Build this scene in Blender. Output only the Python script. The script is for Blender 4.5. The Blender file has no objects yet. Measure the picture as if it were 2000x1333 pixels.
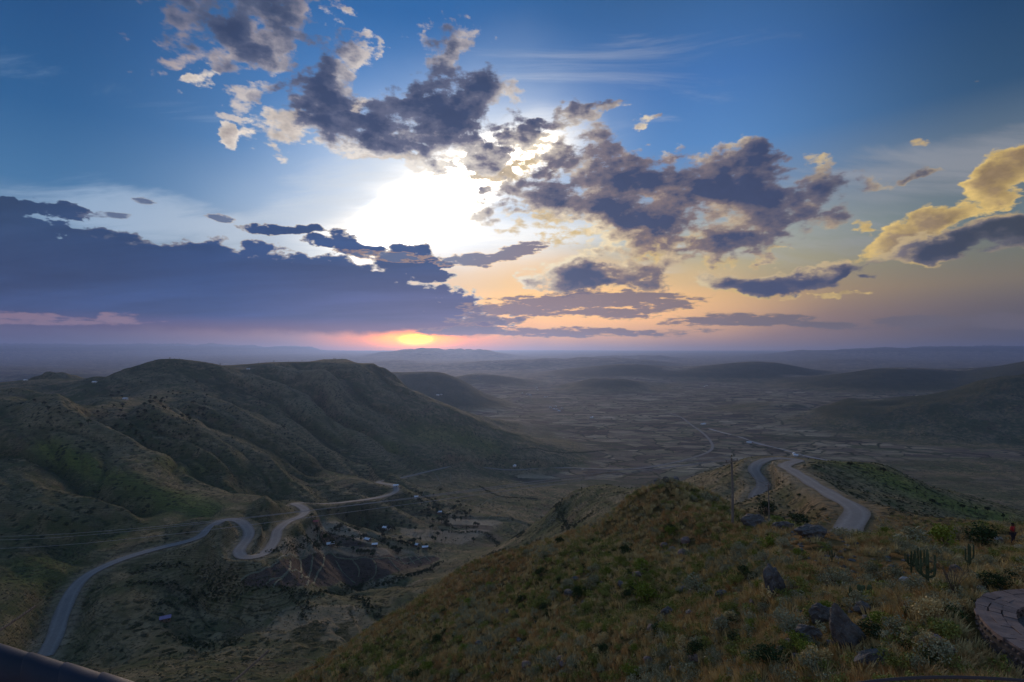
import bpy, math, random
import numpy as np
from mathutils import Vector, Matrix

# ------------------------------------------------------------------ camera
FOC = 1000.0            # focal length in pixels of the 2000 px wide photograph
HOR = 697.0             # row of the eye-level line
sc = bpy.context.scene
cam_data = bpy.data.cameras.new('camera')
cam_data.sensor_width = 36.0
cam_data.lens = 36.0 * FOC / 2000.0
cam_data.shift_y = (HOR - 666.5) / 2000.0
cam_data.clip_start = 0.05
cam_data.clip_end = 120000.0
cam = bpy.data.objects.new('camera', cam_data)
sc.collection.objects.link(cam)
cam.location = (0, 0, 0)
cam.rotation_euler = (math.radians(90), 0, 0)
sc.camera = cam
sc.render.engine = 'CYCLES'
sc.cycles.use_denoising = True
sc.cycles.use_adaptive_sampling = True
sc.cycles.adaptive_threshold = 0.02
sc.cycles.max_bounces = 4
sc.cycles.diffuse_bounces = 2
sc.cycles.glossy_bounces = 2
sc.cycles.transmission_bounces = 2
sc.cycles.transparent_max_bounces = 8
sc.cycles.volume_bounces = 0
sc.view_settings.view_transform = 'Standard'
sc.view_settings.look = 'None'
sc.view_settings.exposure = 0.0
sc.view_settings.gamma = 1.0
sc.view_settings.use_curve_mapping = False
# ------------------------------------------------------------------ sky
def srgb(r, g, b):
    def f(c):
        c /= 255.0
        return c / 12.92 if c <= 0.04045 else ((c + 0.055) / 1.055) ** 2.4
    return (f(r), f(g), f(b))

def azel(px, py):
    x, y = (px - 1000.0) / FOC, (HOR - py) / FOC
    return math.degrees(math.atan(x)), math.degrees(math.atan2(y, math.hypot(1, x)))

class NT:
    """small helper for building node trees"""
    def __init__(self, nt):
        self.nt = nt; nt.nodes.clear()
    def n(self, t, **kw):
        nd = self.nt.nodes.new(t)
        for k, v in kw.items(): setattr(nd, k, v)
        return nd
    def put(self, sock, v):
        if v is None: return
        if isinstance(v, bpy.types.NodeSocket): self.nt.links.new(v, sock)
        elif isinstance(v, (tuple, list)):
            if sock.type == 'RGBA' and len(v) == 3: v = (*v, 1)
            sock.default_value = v
        else: sock.default_value = v
    def m(self, op, a, b=None, c=None, clamp=False):
        nd = self.n('ShaderNodeMath', operation=op, use_clamp=clamp)
        for i, v in enumerate((a, b, c)): self.put(nd.inputs[i], v)
        return nd.outputs[0]
    def v(self, op, a, b=None, s=None):
        nd = self.n('ShaderNodeVectorMath', operation=op)
        self.put(nd.inputs[0], a)
        if b is not None: self.put(nd.inputs[1], b)
        if s is not None: self.put(nd.inputs[3], s)
        return nd.outputs['Value'] if op in ('LENGTH', 'DOT_PRODUCT', 'DISTANCE') else nd.outputs[0]
    def mix(self, f, a, b, blend='MIX'):
        nd = self.n('ShaderNodeMix', data_type='RGBA', blend_type=blend)
        nd.clamp_factor = True
        self.put(nd.inputs[0], f); self.put(nd.inputs[6], a); self.put(nd.inputs[7], b)
        return nd.outputs[2]
    def mr(self, x, a, b, c=0.0, d=1.0, interp='LINEAR'):
        nd = self.n('ShaderNodeMapRange', interpolation_type=interp)
        for i, v in enumerate((x, a, b, c, d)): self.put(nd.inputs[i], v)
        return nd.outputs[0]
    def ramp(self, x, stops, interp='LINEAR'):
        nd = self.n('ShaderNodeValToRGB'); cr = nd.color_ramp; cr.interpolation = interp
        while len(cr.elements) > 1: cr.elements.remove(cr.elements[-1])
        cr.elements[0].position = stops[0][0]; cr.elements[0].color = (*stops[0][1], 1)
        for p, c in stops[1:]:
            e = cr.elements.new(p); e.color = (*c, 1)
        self.put(nd.inputs[0], x)
        return nd.outputs[0]
    def noise(self, vec, scale, detail=6, rough=0.5, lac=2.0, dist=0.0, color=False, kind='FBM', dim='3D'):
        nd = self.n('ShaderNodeTexNoise', noise_dimensions=dim, noise_type=kind)
        nd.normalize = True
        self.put(nd.inputs['Vector'], vec); nd.inputs['Scale'].default_value = scale
        nd.inputs['Detail'].default_value = detail; nd.inputs['Roughness'].default_value = rough
        nd.inputs['Lacunarity'].default_value = lac; nd.inputs['Distortion'].default_value = dist
        return nd.outputs[1 if color else 0]
    def cscale(self, col, k):
        return self.mix(1.0, col, (k, k, k) if isinstance(k, (int, float)) else k, 'MULTIPLY')
    def comb(self, x, y, z=0.0):
        nd = self.n('ShaderNodeCombineXYZ')
        for i, v in enumerate((x, y, z)): self.put(nd.inputs[i], v)
        return nd.outputs[0]
    def mapping(self, vec, loc=(0, 0, 0), rot=(0, 0, 0), scale=(1, 1, 1), kind='POINT'):
        nd = self.n('ShaderNodeMapping', vector_type=kind)
        self.put(nd.inputs[0], vec); nd.inputs[1].default_value = loc
        nd.inputs[2].default_value = rot; nd.inputs[3].default_value = scale
        return nd.outputs[0]

world = bpy.data.worlds.new('World'); sc.world = world; world.use_nodes = True
SUN_AZ, SUN_EL = azel(812, 664)
def build_sky():
    T = NT(world.node_tree)
    D = T.n('ShaderNodeTexCoord').outputs['Generated']
    sep = T.n('ShaderNodeSeparateXYZ'); T.put(sep.inputs[0], D)
    X, Y, Z = sep.outputs
    az = T.m('MULTIPLY', T.m('ARCTAN2', X, Y), 57.29578)
    el0 = T.m('MULTIPLY', T.m('ARCSINE', Z), 57.29578)
    AE = T.comb(az, el0)
    el = T.m('SUBTRACT', el0, 1.26)

    # --- clear sky: four elevation ramps, blended round the compass
    def eramp(rows):
        st = []
        for e, c in rows:
            st.append((min(max((e + 10) / 100.0, 0), 1), srgb(*c)))
        return T.ramp(T.m('MULTIPLY_ADD', el, 0.01, 0.1), st)
    left = eramp([(-10, (50, 62, 100)), (-1, (64, 72, 112)), (1.0, (92, 84, 122)), (2.5, (92, 88, 128)), (5, (95, 110, 150)), (9, (130, 160, 190)), (13, (72, 124, 172)),
                  (19, (44, 100, 154)), (26, (34, 84, 138)), (34, (32, 72, 112)), (50, (44, 88, 136)), (90, (92, 138, 186))])
    cen = eramp([(-10, (120, 90, 110)), (-1, (150, 110, 128)), (0.8, (180, 124, 128)), (2.0, (186, 130, 118)), (5, (200, 165, 130)), (9, (196, 204, 208)), (14, (164, 196, 232)),
                 (19, (116, 166, 222)), (25, (84, 142, 208)), (32, (46, 108, 174)), (45, (46, 100, 160)), (90, (92, 138, 186))])
    cr = eramp([(-10, (110, 95, 105)), (-1, (132, 112, 120)), (0.8, (150, 124, 124)), (2.2, (160, 130, 120)), (5, (196, 162, 114)), (8, (196, 182, 140)), (11, (176, 182, 170)),
                (15, (132, 158, 190)), (20, (92, 144, 204)), (26, (70, 122, 188)), (34, (52, 98, 150)), (50, (48, 94, 144)), (90, (92, 138, 186))])
    right = eramp([(-10, (70, 68, 82)), (-1, (84, 78, 88)), (1, (92, 84, 90)), (3, (112, 100, 98)), (5, (136, 122, 100)), (7, (124, 124, 108)), (10, (104, 124, 130)),
                   (14, (110, 122, 132)), (17, (92, 114, 136)), (20, (50, 86, 122)), (26, (32, 70, 110)), (34, (34, 62, 92)), (50, (44, 80, 122)), (90, (92, 138, 186))])
    back = eramp([(-10, (90, 94, 114)), (0, (140, 130, 148)), (12, (158, 154, 174)), (35, (124, 150, 186)), (90, (92, 138, 186))])
    c = T.mix(T.mr(az, -43, -14, interp='SMOOTHSTEP'), left, cen)
    c = T.mix(T.mr(az, -8, 16, interp='SMOOTHSTEP'), c, cr)
    c = T.mix(T.mr(az, 20, 46, interp='SMOOTHSTEP'), c, right)
    c = T.mix(T.mr(T.m('ABSOLUTE', az), 50, 100, interp='SMOOTHSTEP'), c, back)

    # --- physical sky, faint after sunset behind the cloud bank
    nish = T.n('ShaderNodeTexSky', sky_type='NISHITA'); nish.sun_disc = False
    nish.sun_elevation = math.radians(max(SUN_EL, 0.6)); nish.sun_rotation = math.radians(SUN_AZ)
    nish.altitude = 2500
    c = T.mix(NISH, c, T.cscale(nish.outputs[0], 0.05))

    # --- noise domains
    den = T.m('ADD', T.m('ABSOLUTE', Z), 0.20)          # a flat cloud deck seen in perspective
    P = T.comb(T.m('DIVIDE', X, den), T.m('DIVIDE', Y, den))
    AEs = T.mapping(AE, scale=(0.055, 0.09, 1))

    def quadvec(vec):
        sp = T.n('ShaderNodeSeparateXYZ'); T.put(sp.inputs[0], vec)
        x, y = sp.outputs[0], sp.outputs[1]
        return T.comb(T.m('MULTIPLY', x, x), T.m('MULTIPLY', x, y), T.m('MULTIPLY', y, y)), T.comb(x, y, 1.0)
    def blob(qv, cx, cy, rx, ry, ang=0.0, s=1.0):
        """soft ellipse round a direction of the sky: s in the middle, 0 at the rim, negative outside"""
        a = math.radians(ang)
        c0 = azel(cx, cy)
        a1 = azel(cx + rx * math.cos(a), cy + rx * math.sin(a))
        b1 = azel(cx - ry * math.sin(a), cy + ry * math.cos(a))
        M = np.linalg.inv(np.array([[a1[0] - c0[0], b1[0] - c0[0]], [a1[1] - c0[1], b1[1] - c0[1]]]))
        Q = M.T @ M; c = np.array(c0); L = -2 * Q @ c; K = c @ Q @ c
        o1 = T.v('DOT_PRODUCT', qv[0], tuple(-s * np.array([Q[0, 0], 2 * Q[0, 1], Q[1, 1]])))
        o2 = T.v('DOT_PRODUCT', qv[1], tuple(-s * np.array([L[0], L[1], K - 1.0])))
        return T.m('ADD', o1, o2)
    def gather(vec, lst):
        qv = quadvec(vec); out = None
        for b in lst:
            g = blob(qv, *b)
            out = g if out is None else T.m('SMOOTH_MAX', out, g, 0.15)
        return T.m('MAXIMUM', out, -1.0)

    # --- glow of the hidden sun through thin high cloud
    streak = T.noise(T.mapping(AE, rot=(0, 0, math.radians(-33)), scale=(0.03, 0.26, 1)), 1.0, 6, 0.6, dist=0.5)
    wv = T.v('SUBTRACT', T.comb(T.noise(AEs, 1.1, 3, 0.5), T.noise(T.v('ADD', AEs, (7.3, 3.1, 5.7)), 1.1, 3, 0.5)), (0.5, 0.5, 0.0))
    AEw0 = T.v('ADD', AE, T.v('SCALE', wv, s=5.0))
    Q0, Qw = quadvec(AE), quadvec(AEw0)
    def glow(px, py, rx, ry, ang, power, qv=Q0):
        return T.m('POWER', T.m('MAXIMUM', blob(qv, px, py, rx, ry, ang), 0.0), power * 1.5)
    g1 = glow(850, 400, 560, 330, -28, 2.2, Qw)
    c = T.mix(T.m('MULTIPLY', g1, 1.0, clamp=True), c, (0.85, 0.92, 1.0), 'MIX')
    g2 = T.m('ADD', T.m('MULTIPLY', glow(825, 405, 430, 140, -34, 2.4, Qw), 3.6), T.m('MULTIPLY', glow(1010, 320, 200, 90, -30, 1.0, Qw), 1.6))
    g2 = T.m('ADD', g2, T.m('MULTIPLY', glow(1010, 470, 260, 80, -5, 1.0, Qw), 1.0))
    g2 = T.m('MULTIPLY', T.m('MULTIPLY', g2, T.mr(streak, 0.3, 0.7, 0.05, 1.8)), 0.55, clamp=True)
    c = T.mix(g2, c, (1.25, 1.2, 1.12))
    hot = T.m('MULTIPLY', T.m('ADD', glow(850, 395, 300, 95, -34, 4.5, Qw), T.m('MULTIPLY', glow(1010, 320, 120, 50, -30, 3.0, Qw), 0.5)), HOT)
    h1_, h2_ = T.m('MULTIPLY', hot, 0.93), T.m('MULTIPLY', hot, 0.82); hc = T.n('ShaderNodeCombineColor'); T.put(hc.inputs[0], hot); T.put(hc.inputs[1], h1_); T.put(hc.inputs[2], h2_)
    c = T.mix(1.0, c, hc.outputs[0], 'ADD')
    # warm light low over the valley
    g3 = T.m('MULTIPLY', glow(1080, 585, 560, 110, 0, 1.1, Qw), 0.95)
    c = T.mix(g3, c, (1.15, 0.70, 0.27))
    lowf = T.m('MULTIPLY', T.mr(el, 6.5, 0.3), T.m('MULTIPLY', T.mr(az, -26, -6), T.mr(az, 45, 15)))
    c = T.mix(lowf, c, T.mix(1.0, c, (1.75, 1.38, 1.0), 'MULTIPLY'))
    # cirrus veils
    Pc = T.mapping(P, rot=(0, 0, math.radians(25)), scale=(0.9, 3.2, 1))
    ci = T.noise(Pc, 1.7, 8, 0.64, dist=0.7)
    veil = gather(AEw0, [(330, 440, 280, 70, 6, 1.2), (1950, 290, 330, 75, -12, 1.15), (1780, 330, 260, 60, -8, .9), (620, 390, 200, 90, -30, .9), (230, 180, 300, 36, 8, .22),
                         (1180, 170, 320, 160, -40, .16), (1500, 420, 500, 90, 0, .6), (1250, 480, 500, 60, 0, .7)])
    va = T.m('MULTIPLY', T.mr(T.m('MULTIPLY_ADD', T.m('SUBTRACT', ci, 0.5), 3.0, veil), 0.10, 1.25, interp='SMOOTHSTEP'), 0.60, clamp=True)
    vc = T.mix(T.mr(az, -40, -8), (*srgb(176, 198, 222),), (0.86, 0.84, 0.80))
    vc = T.mix(T.mr(az, 5, 34), vc, (*srgb(158, 160, 166),))
    c = T.mix(va, c, vc)
    # the sun's disc glow under the bank
    sg = T.m('MULTIPLY', glow(812, 672, 250, 62, 0, 1.7), 1.0)
    c = T.mix(sg, c, (2.4, 0.58, 0.0))
    c = T.mix(T.m('MULTIPLY', glow(812, 664, 110, 34, 0, 1.2), 1.4, clamp=True), c, (4.2, 1.05, 0.0))
    c = T.mix(T.m('MULTIPLY', glow(812, 664, 46, 15, 0, 1.3), 1.3, clamp=True), c, (9.0, 3.0, 0.0))

    # --- clouds
    w1 = T.v('SUBTRACT', T.comb(T.noise(AEs, 3.0, 5, 0.6), T.noise(T.v('ADD', AEs, (17.3, 13.1, 5.7)), 3.0, 5, 0.6)), (0.5, 0.5, 0.0))
    AEw = T.v('ADD', AE, T.v('MULTIPLY', w1, (8.5, 6.0, 0)))
    AEn = T.mapping(AE, scale=(0.085, 0.13, 1))
    SD = (0.045, -0.07)   # towards the light (down, slightly right of left clouds)
    AEn2 = T.v('ADD', AEn, T.v('SCALE', T.v('NORMALIZE', T.v('SUBTRACT', AEn, (-5.4 * .085, 15.3 * .13, 0))), s=-0.045))
    n1 = T.noise(AEn, 2.6, 8, 0.54)
    n2 = T.noise(AEn2, 2.6, 6, 0.54)
    n3 = T.noise(T.mapping(AE, scale=(0.085, 0.17, 1)), 8.0, 5, 0.55)
    n3c = T.m('SUBTRACT', n3, 0.5)
    bank0 = gather(T.v('ADD', AE, T.v('MULTIPLY', w1, (5.0, 2.6, 0))), BANK)
    B1 = T.m('ADD', T.m('MULTIPLY', bank0, 0.8), T.m('MULTIPLY_ADD', n3c, 1.5, T.m('MULTIPLY', T.m('SUBTRACT', n1, 0.5), 2.2)))
    relief = T.m('MULTIPLY_ADD', n3c, 1.2, T.m('MULTIPLY', T.m('SUBTRACT', n1, n2), 5.0))          # >0 : side facing the light is thin
    # distance from the bright break
    near = T.m('ADD', glow(900, 390, 720, 360, -8, 0.8), T.m('MULTIPLY', glow(1250, 470, 700, 260, -8, 0.8), 0.5), clamp=True)
    warm = T.m('MULTIPLY', T.mr(az, -12, 14), T.mr(el, 34, 10), clamp=True)
    # bank
    bt = T.mr(el, 9.5, 1.5)
    bankc = T.mix(bt, srgb(30, 60, 104), srgb(42, 70, 122))
    bankc = T.mix(T.m('MULTIPLY', T.mr(az, -30, -9), T.mr(el, 9, 2)), bankc, srgb(84, 76, 108))
    bankc = T.mix(T.mr(az, -30, -46), bankc, T.mix(bt, srgb(42, 62, 92), srgb(54, 72, 114)))
    bn = T.noise(T.mapping(P, scale=(0.35, 1.5, 1)), 2.0, 5, 0.55)
    bankc = T.mix(T.mr(bn, 0.38, 0.66, 0.0, 0.6), bankc, T.cscale(bankc, 1.9))
    bn2 = T.noise(T.mapping(AE, scale=(0.03, 0.45, 1)), 1.2, 5, 0.6)
    bankc = T.mix(T.mr(bn2, 0.5, 0.7, 0.0, 0.45), bankc, T.cscale(bankc, 0.6))
    bankc = T.mix(T.mr(el, 3.0, 1.2, interp='SMOOTHSTEP'), bankc, T.mix(T.mr(az, -45, -14), srgb(80, 76, 112), srgb(132, 86, 96)))
    bedge = T.mix(T.m('MULTIPLY', near, 0.8), bankc, (1.0, 0.88, 0.70))
    bcol = T.mix(T.mr(T.m('SUBTRACT', B1, T.m('MULTIPLY', relief, 0.10)), 0.10, 0.34, interp='SMOOTHSTEP'), bedge, bankc)
    bcol = T.mix(T.mr(relief, -0.8, 1.2, 0.30, 0.0), bcol, T.cscale(bcol, 0.72))
    ba = T.mr(B1, 0.02, 0.18, interp='SMOOTHSTEP')
    ba = T.m('MULTIPLY', ba, T.mr(T.m('ADD', el, T.m('MULTIPLY', T.m('SUBTRACT', n2, 0.5), 1.6)), 0.75, 1.7, interp='SMOOTHSTEP'))
    c = T.mix(ba, c, bcol)
    # golden clouds
    lit0 = gather(AEw, LIT)
    L1 = T.m('ADD', T.m('MULTIPLY_ADD', lit0, 0.9, -0.12), T.m('MULTIPLY_ADD', n3c, 1.6, T.m('MULTIPLY', T.m('SUBTRACT', n1, 0.5), 3.2)))
    lc = T.mix(T.mr(T.m('SUBTRACT', L1, T.m('MULTIPLY', relief, 0.35)), 0.25, 1.1), T.mix(T.mr(az, -15, 10), (0.95, 0.84, 0.74), srgb(250, 214, 130)),
               T.mix(near, T.mix(T.mr(az, -15, 10), srgb(150, 138, 146), srgb(168, 142, 104)), srgb(184, 170, 162)))
    lc = T.mix(T.mr(relief, -0.8, 0.8, 1.0, 0.0), lc, T.cscale(lc, 0.5))
    c = T.mix(T.mr(L1, -0.05, 0.45, interp='SMOOTHSTEP'), c, lc)
    dens0 = gather(AEw, DARK)
    D1 = T.m('ADD', T.m('MULTIPLY_ADD', dens0, 1.0, -0.17), T.m('MULTIPLY_ADD', n3c, 2.1, T.m('MULTIPLY', T.m('SUBTRACT', n1, 0.5), 3.8)))
    LC = azel(905, 425)
    dirL = T.v('NORMALIZE', T.v('SUBTRACT', (LC[0], LC[1], 0.0), AE))
    off = T.v('SCALE', dirL, s=2.3)
    n4 = T.noise(T.v('ADD', AEn, T.v('MULTIPLY', off, (0.085, 0.13, 0))), 2.6, 5, 0.54)
    densL = gather(T.v('ADD', AEw, off), DARK)
    DL = T.m('ADD', densL, T.m('MULTIPLY', T.m('SUBTRACT', n4, 0.5), 2.4))
    facing = T.mr(DL, 1.05, -0.75)
    # lit colour of cloud edges
    edge_hi = T.mix(warm, (1.0, 0.93, 0.84), (1.0, 0.80, 0.45))
    edge_lo = T.mix(T.mr(az, -5, 25), srgb(150, 138, 148), srgb(190, 166, 124))
    edge = T.mix(near, edge_lo, edge_hi)
    core = T.mix(T.mr(el, 26, 6), srgb(54, 70, 104), srgb(68, 76, 106))
    core = T.mix(T.mr(el, 26, 40), core, srgb(60, 72, 96))
    core = T.mix(T.mr(az, 30, 44), core, srgb(66, 72, 82))
    mid = T.mix(near, T.mix(warm, srgb(104, 114, 140), srgb(128, 122, 128)), T.mix(warm, srgb(144, 142, 162), srgb(196, 160, 122)))
    # dark broken clouds
    def shade(Dn, rel_amt):
        thin = T.mr(Dn, 1.5, 0.0)
        f = T.m('MULTIPLY', facing, T.mr(T.m('MULTIPLY_ADD', relief, 0.28, thin), 0.05, 1.0))
        body = T.mix(T.mr(T.m('MULTIPLY_ADD', relief, 0.20, T.m('MULTIPLY_ADD', facing, 0.5, T.m('MULTIPLY', thin, 0.5))), 0.20, 0.75), core, mid)
        body = T.mix(T.mr(f, 0.14, 0.56), body, edge)
        return T.mix(T.mr(relief, -0.9, 0.9, 0.7, 0.0), body, T.cscale(body, 0.78))
    c = T.mix(T.mr(D1, -0.14, 0.50, interp='SMOOTHSTEP'), c, shade(D1, 0.25))
    # low flat strips of cloud
    strips0 = gather(T.v('ADD', AE, T.v('MULTIPLY', w1, (5.0, 1.1, 0))), STRIPS)
    ns = T.noise(T.mapping(AE, scale=(0.10, 0.42, 1)), 4.5, 7, 0.62)
    S1 = T.m('ADD', T.m('MULTIPLY', strips0, 0.8), T.m('MULTIPLY', T.m('SUBTRACT', ns, 0.5), 2.6))
    scol = T.mix(T.mr(az, 4, 30), srgb(112, 98, 112), srgb(112, 102, 104))
    scol = T.mix(T.mr(az, -18, -34), scol, srgb(150, 122, 136))
    scol = T.mix(T.m('MULTIPLY', T.mr(el, 5, 8), T.mr(az, 2, -8)), scol, srgb(84, 98, 128))
    scol = T.mix(T.mr(S1, 0.12, 0.30), T.mix(near, scol, srgb(255, 196, 96)), scol)
    c = T.mix(T.m('MULTIPLY', T.mr(S1, -0.08, 0.42, interp='SMOOTHSTEP'), 0.9), c, scol)

    bg = T.n('ShaderNodeBackground'); T.put(bg.inputs[0], c); bg.inputs[1].default_value = SKY_STRENGTH
    out = T.n('ShaderNodeOutputWorld'); T.nt.links.new(bg.outputs[0], out.inputs[0])

NISH = 0.12
HOT = 22.0
HAZE_D = 0.54e-4
HAZE_C = (0.34, 0.50, 1.0, 1)
SKY_STRENGTH = 1.0
# cloud masses: direction (through the photograph's pixel grid), radii, tilt, weight
DARK = [
 (365, 40, 80, 90, 0, .8), (480, 55, 110, 95, 0, .95), (575, 20, 100, 70, 0, .8), (420, 115, 80, 34, 0, .5), (325, 130, 60, 26, 0, .5),
 (645, 150, 78, 80, -10, 1.1), (600, 195, 66, 46, -40, 1.0), (515, 168, 66, 34, -25, .85), (695, 115, 40, 50, 0, .6), (455, 228, 26, 14, 0, .5),
 (860, 225, 170, 70, -8, 1.25), (700, 262, 140, 50, -5, 1.2), (930, 185, 75, 55, -30, 1.0), (790, 270, 140, 50, 0, .9),
 (872, 72, 66, 34, -12, .6), (862, 112, 36, 40, 0, .5), (985, 152, 26, 20, 0, .3), (845, 165, 22, 40, 0, .3),
 (920, 295, 140, 42, -15, 1.0), (1000, 262, 80, 40, 0, .8),
 (1120, 225, 60, 24, -20, .8), (1198, 200, 55, 20, -12, .8), (1060, 237, 50, 16, 0, .6), (1262, 240, 30, 16, -20, .7),
 (1130, 300, 90, 70, 0, .95), (1000, 385, 90, 45, 0, .8), (1130, 365, 150, 52, -5, 1.0), (1250, 355, 140, 60, 0, 1.1), (1390, 355, 150, 70, 0, 1.15),
 (1460, 320, 80, 55, 0, 1.0), (1600, 360, 75, 52, 0, 1.1), (1510, 390, 140, 62, 0, 1.0), (1220, 415, 180, 52, 5, 1.15), (1330, 440, 130, 40, 0, .7),
 (980, 410, 80, 30, 0, .7), (1420, 430, 120, 50, 0, .7), (1450, 470, 130, 52, -5, 1.1), (1330, 490, 60, 34, 0, .8), (1700, 360, 60, 26, 0, .6),
 (1155, 535, 150, 44, -4, 1.15), (1210, 490, 50, 50, 0, .9), (1260, 550, 60, 30, 0, .8), (1050, 552, 60, 18, 0, .8),
 (1790, 293, 34, 14, -10, .7), (1785, 355, 40, 12, -20, .7),
 (1880, 474, 150, 38, -6, 1.15), (1985, 458, 110, 50, 0, 1.2), (1740, 502, 90, 20, -24, .9), (1660, 528, 90, 18, -16, 1.0),
 (1480, 550, 150, 26, 2, 1.15), (1610, 535, 90, 20, -18, 1.0), (1715, 543, 34, 10, 0, .8),
]
LIT = [
 (395, 170, 44, 24, -35, .6), (450, 264, 20, 22, 0, .5), (640, 30, 50, 40, 20, .6), (700, 120, 30, 60, 20, .6),
 (565, 250, 95, 42, 12, .9), (680, 215, 70, 34, -25, .8), (770, 300, 140, 26, 0, .8), (1080, 300, 100, 60, 0, .6), (960, 330, 110, 30, -15, .6),
 (1080, 420, 170, 50, 5, .5), (1290, 490, 200, 30, -10, .6), (1215, 475, 36, 36, 0, .7),
 (1680, 435, 50, 22, 10, .8), (1740, 470, 100, 34, -28, 1.1), (1830, 425, 90, 34, -22, 1.15), (1870, 495, 170, 14, -6, .6), (1940, 358, 120, 34, -25, 1.2), (2010, 325, 80, 40, -20, 1.1),
 (1520, 487, 60, 12, -6, .7), (1440, 505, 90, 14, -5, .7), (1480, 572, 100, 9, 0, .6), (1640, 575, 70, 7, 0, .7), (1495, 425, 44, 14, -25, .7),
]
BANK = [
 (30, 392, 90, 24, 5, .8), (40, 455, 130, 42, 0, .9), (0, 480, 160, 50, 0, 1.1), (120, 545, 330, 95, 0, 1.6), (380, 560, 360, 95, 2, 1.6), (600, 575, 250, 80, 4, 1.6),
 (760, 605, 200, 62, 2, 1.5), (60, 620, 400, 80, 0, 1.6), (420, 625, 420, 70, 0, 1.6), (730, 635, 280, 48, 0, 1.5), (-150, 560, 300, 160, 0, 1.6), (-300, 600, 400, 160, 0, 1.5),
 (695, 478, 62, 22, 15, .9), (795, 515, 75, 34, 8, 1.1), (795, 488, 50, 16, 15, .8), (828, 497, 26, 24, 0, .8), (565, 452, 80, 12, 3, 1.0), (625, 471, 35, 9, 0, .9),
 (835, 542, 60, 13, 0, 1.0), (745, 540, 70, 16, 0, 1.0), (115, 410, 60, 22, 8, .7), (500, 490, 60, 18, 0, .8), (870, 520, 22, 9, 0, .8),
]
STRIPS = [
 (930, 508, 70, 15, -4, .9), (1010, 490, 56, 16, -15, 1.0), (1100, 590, 150, 16, 0, 1.0), (1200, 585, 170, 18, 0, 1.0), (1010, 605, 120, 16, 0, .9), (1180, 612, 140, 12, 0, .8),
 (960, 625, 90, 12, 0, .7), (1300, 596, 80, 12, 0, .8), (930, 648, 120, 10, 0, .9), (1100, 650, 300, 10, 0, .7), (1480, 626, 140, 14, 0, .9), (1390, 630, 110, 10, 0, .8),
 (1620, 633, 80, 10, 0, .8), (1800, 630, 130, 14, 0, .9), (1960, 626, 110, 16, 0, .9), (60, 617, 120, 8, 2, .7), (90, 630, 200, 6, 0, .7), (230, 623, 50, 12, 0, .7), (805, 442, 44, 7, 5, .8),
 (430, 428, 30, 8, 10, .7), (285, 392, 26, 8, 5, .7), (200, 420, 40, 8, 0, .6), (760, 500, 90, 10, 5, .6),
]
build_sky()
world.cycles.sampling_method = 'MANUAL'
world.cycles.sample_map_resolution = 512

sun_l = bpy.data.lights.new('sun', 'SUN'); sun_l.energy = 1.5; sun_l.angle = math.radians(12); sun_l.color = (1.0, 0.72, 0.48)
sun = bpy.data.objects.new('sun', sun_l); sc.collection.objects.link(sun)
_a, _e = math.radians(SUN_AZ + 4), math.radians(11.0)
sun.rotation_euler = Vector((math.sin(_a) * math.cos(_e), math.cos(_a) * math.cos(_e), math.sin(_e))).to_track_quat('Z', 'Y').to_euler()
# ------------------------------------------------------------------ terrain
# worked out over a level plane, then tipped up gently away from the viewer (TILT) before anything is built on it
TILT, HOR_EYE = 0.022, HOR
HOR = 675.0
rng = np.random.default_rng(7)
random.seed(7)
def W(px, py, d):
    return ((px - 1000.0) / FOC * d, d, (HOR - py) / FOC * d)
CP = []                                            # control points: (u, log d, slope z/d)
def line(*pts):
    for px, py, d in pts: CP.append(((px - 1000.0) / FOC, math.log(d), (HOR - py) / FOC))
def flat(z, d, pxs):
    for px in pxs: CP.append(((px - 1000.0) / FOC, math.log(d), z / d))
ROAD_L = [(85,1285,284),(95,1265,292),(110,1235,305),(122,1200,320),(138,1160,338),(165,1128,352),(210,1103,365),(260,1085,378),(320,1068,390),(370,1058,398),(395,1045,405),
  (415,1025,418),(440,1015,428),(465,1017,428),(483,1030,418),(487,1045,408),(478,1060,395),(466,1075,380),(475,1086,372),(500,1088,376),(520,1078,388),(535,1060,408),
  (540,1040,430),(547,1030,440),(565,1018,463),(590,1007,486),(597,998,505),(585,988,522),(575,984,535),(590,982,548),(640,984,592),(700,978,652),(740,972,690),
  (765,965,710),(775,957,725),(768,948,745),(745,944,790),(740,941,870),(765,937,915),(800,930,965),(850,918,1060),(895,910,1160),(950,914,1195),(1000,918,1210),(1100,914,1270),
  (1200,917,1257),(1260,914,1277),(1310,905,1328),(1350,895,1386),(1385,882,1475),(1391,868,1580),(1375,848,1760),(1350,830,1970),(1330,815,2180),(1310,808,2290)]
ROAD_R = [(1625,1060,126),(1655,1032,137),(1672,1012,147),(1670,995,156),(1650,980,167),(1615,962,187),(1580,940,215),(1552,922,245),(1534,912,266),(1540,905,284),(1560,900,298),(1540,897,306),
  (1505,897,308),(1480,904,300),(1474,918,289),(1484,935,277),(1489,950,266),(1481,965,256),(1473,980,246),(1474,1000,236)]
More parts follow.
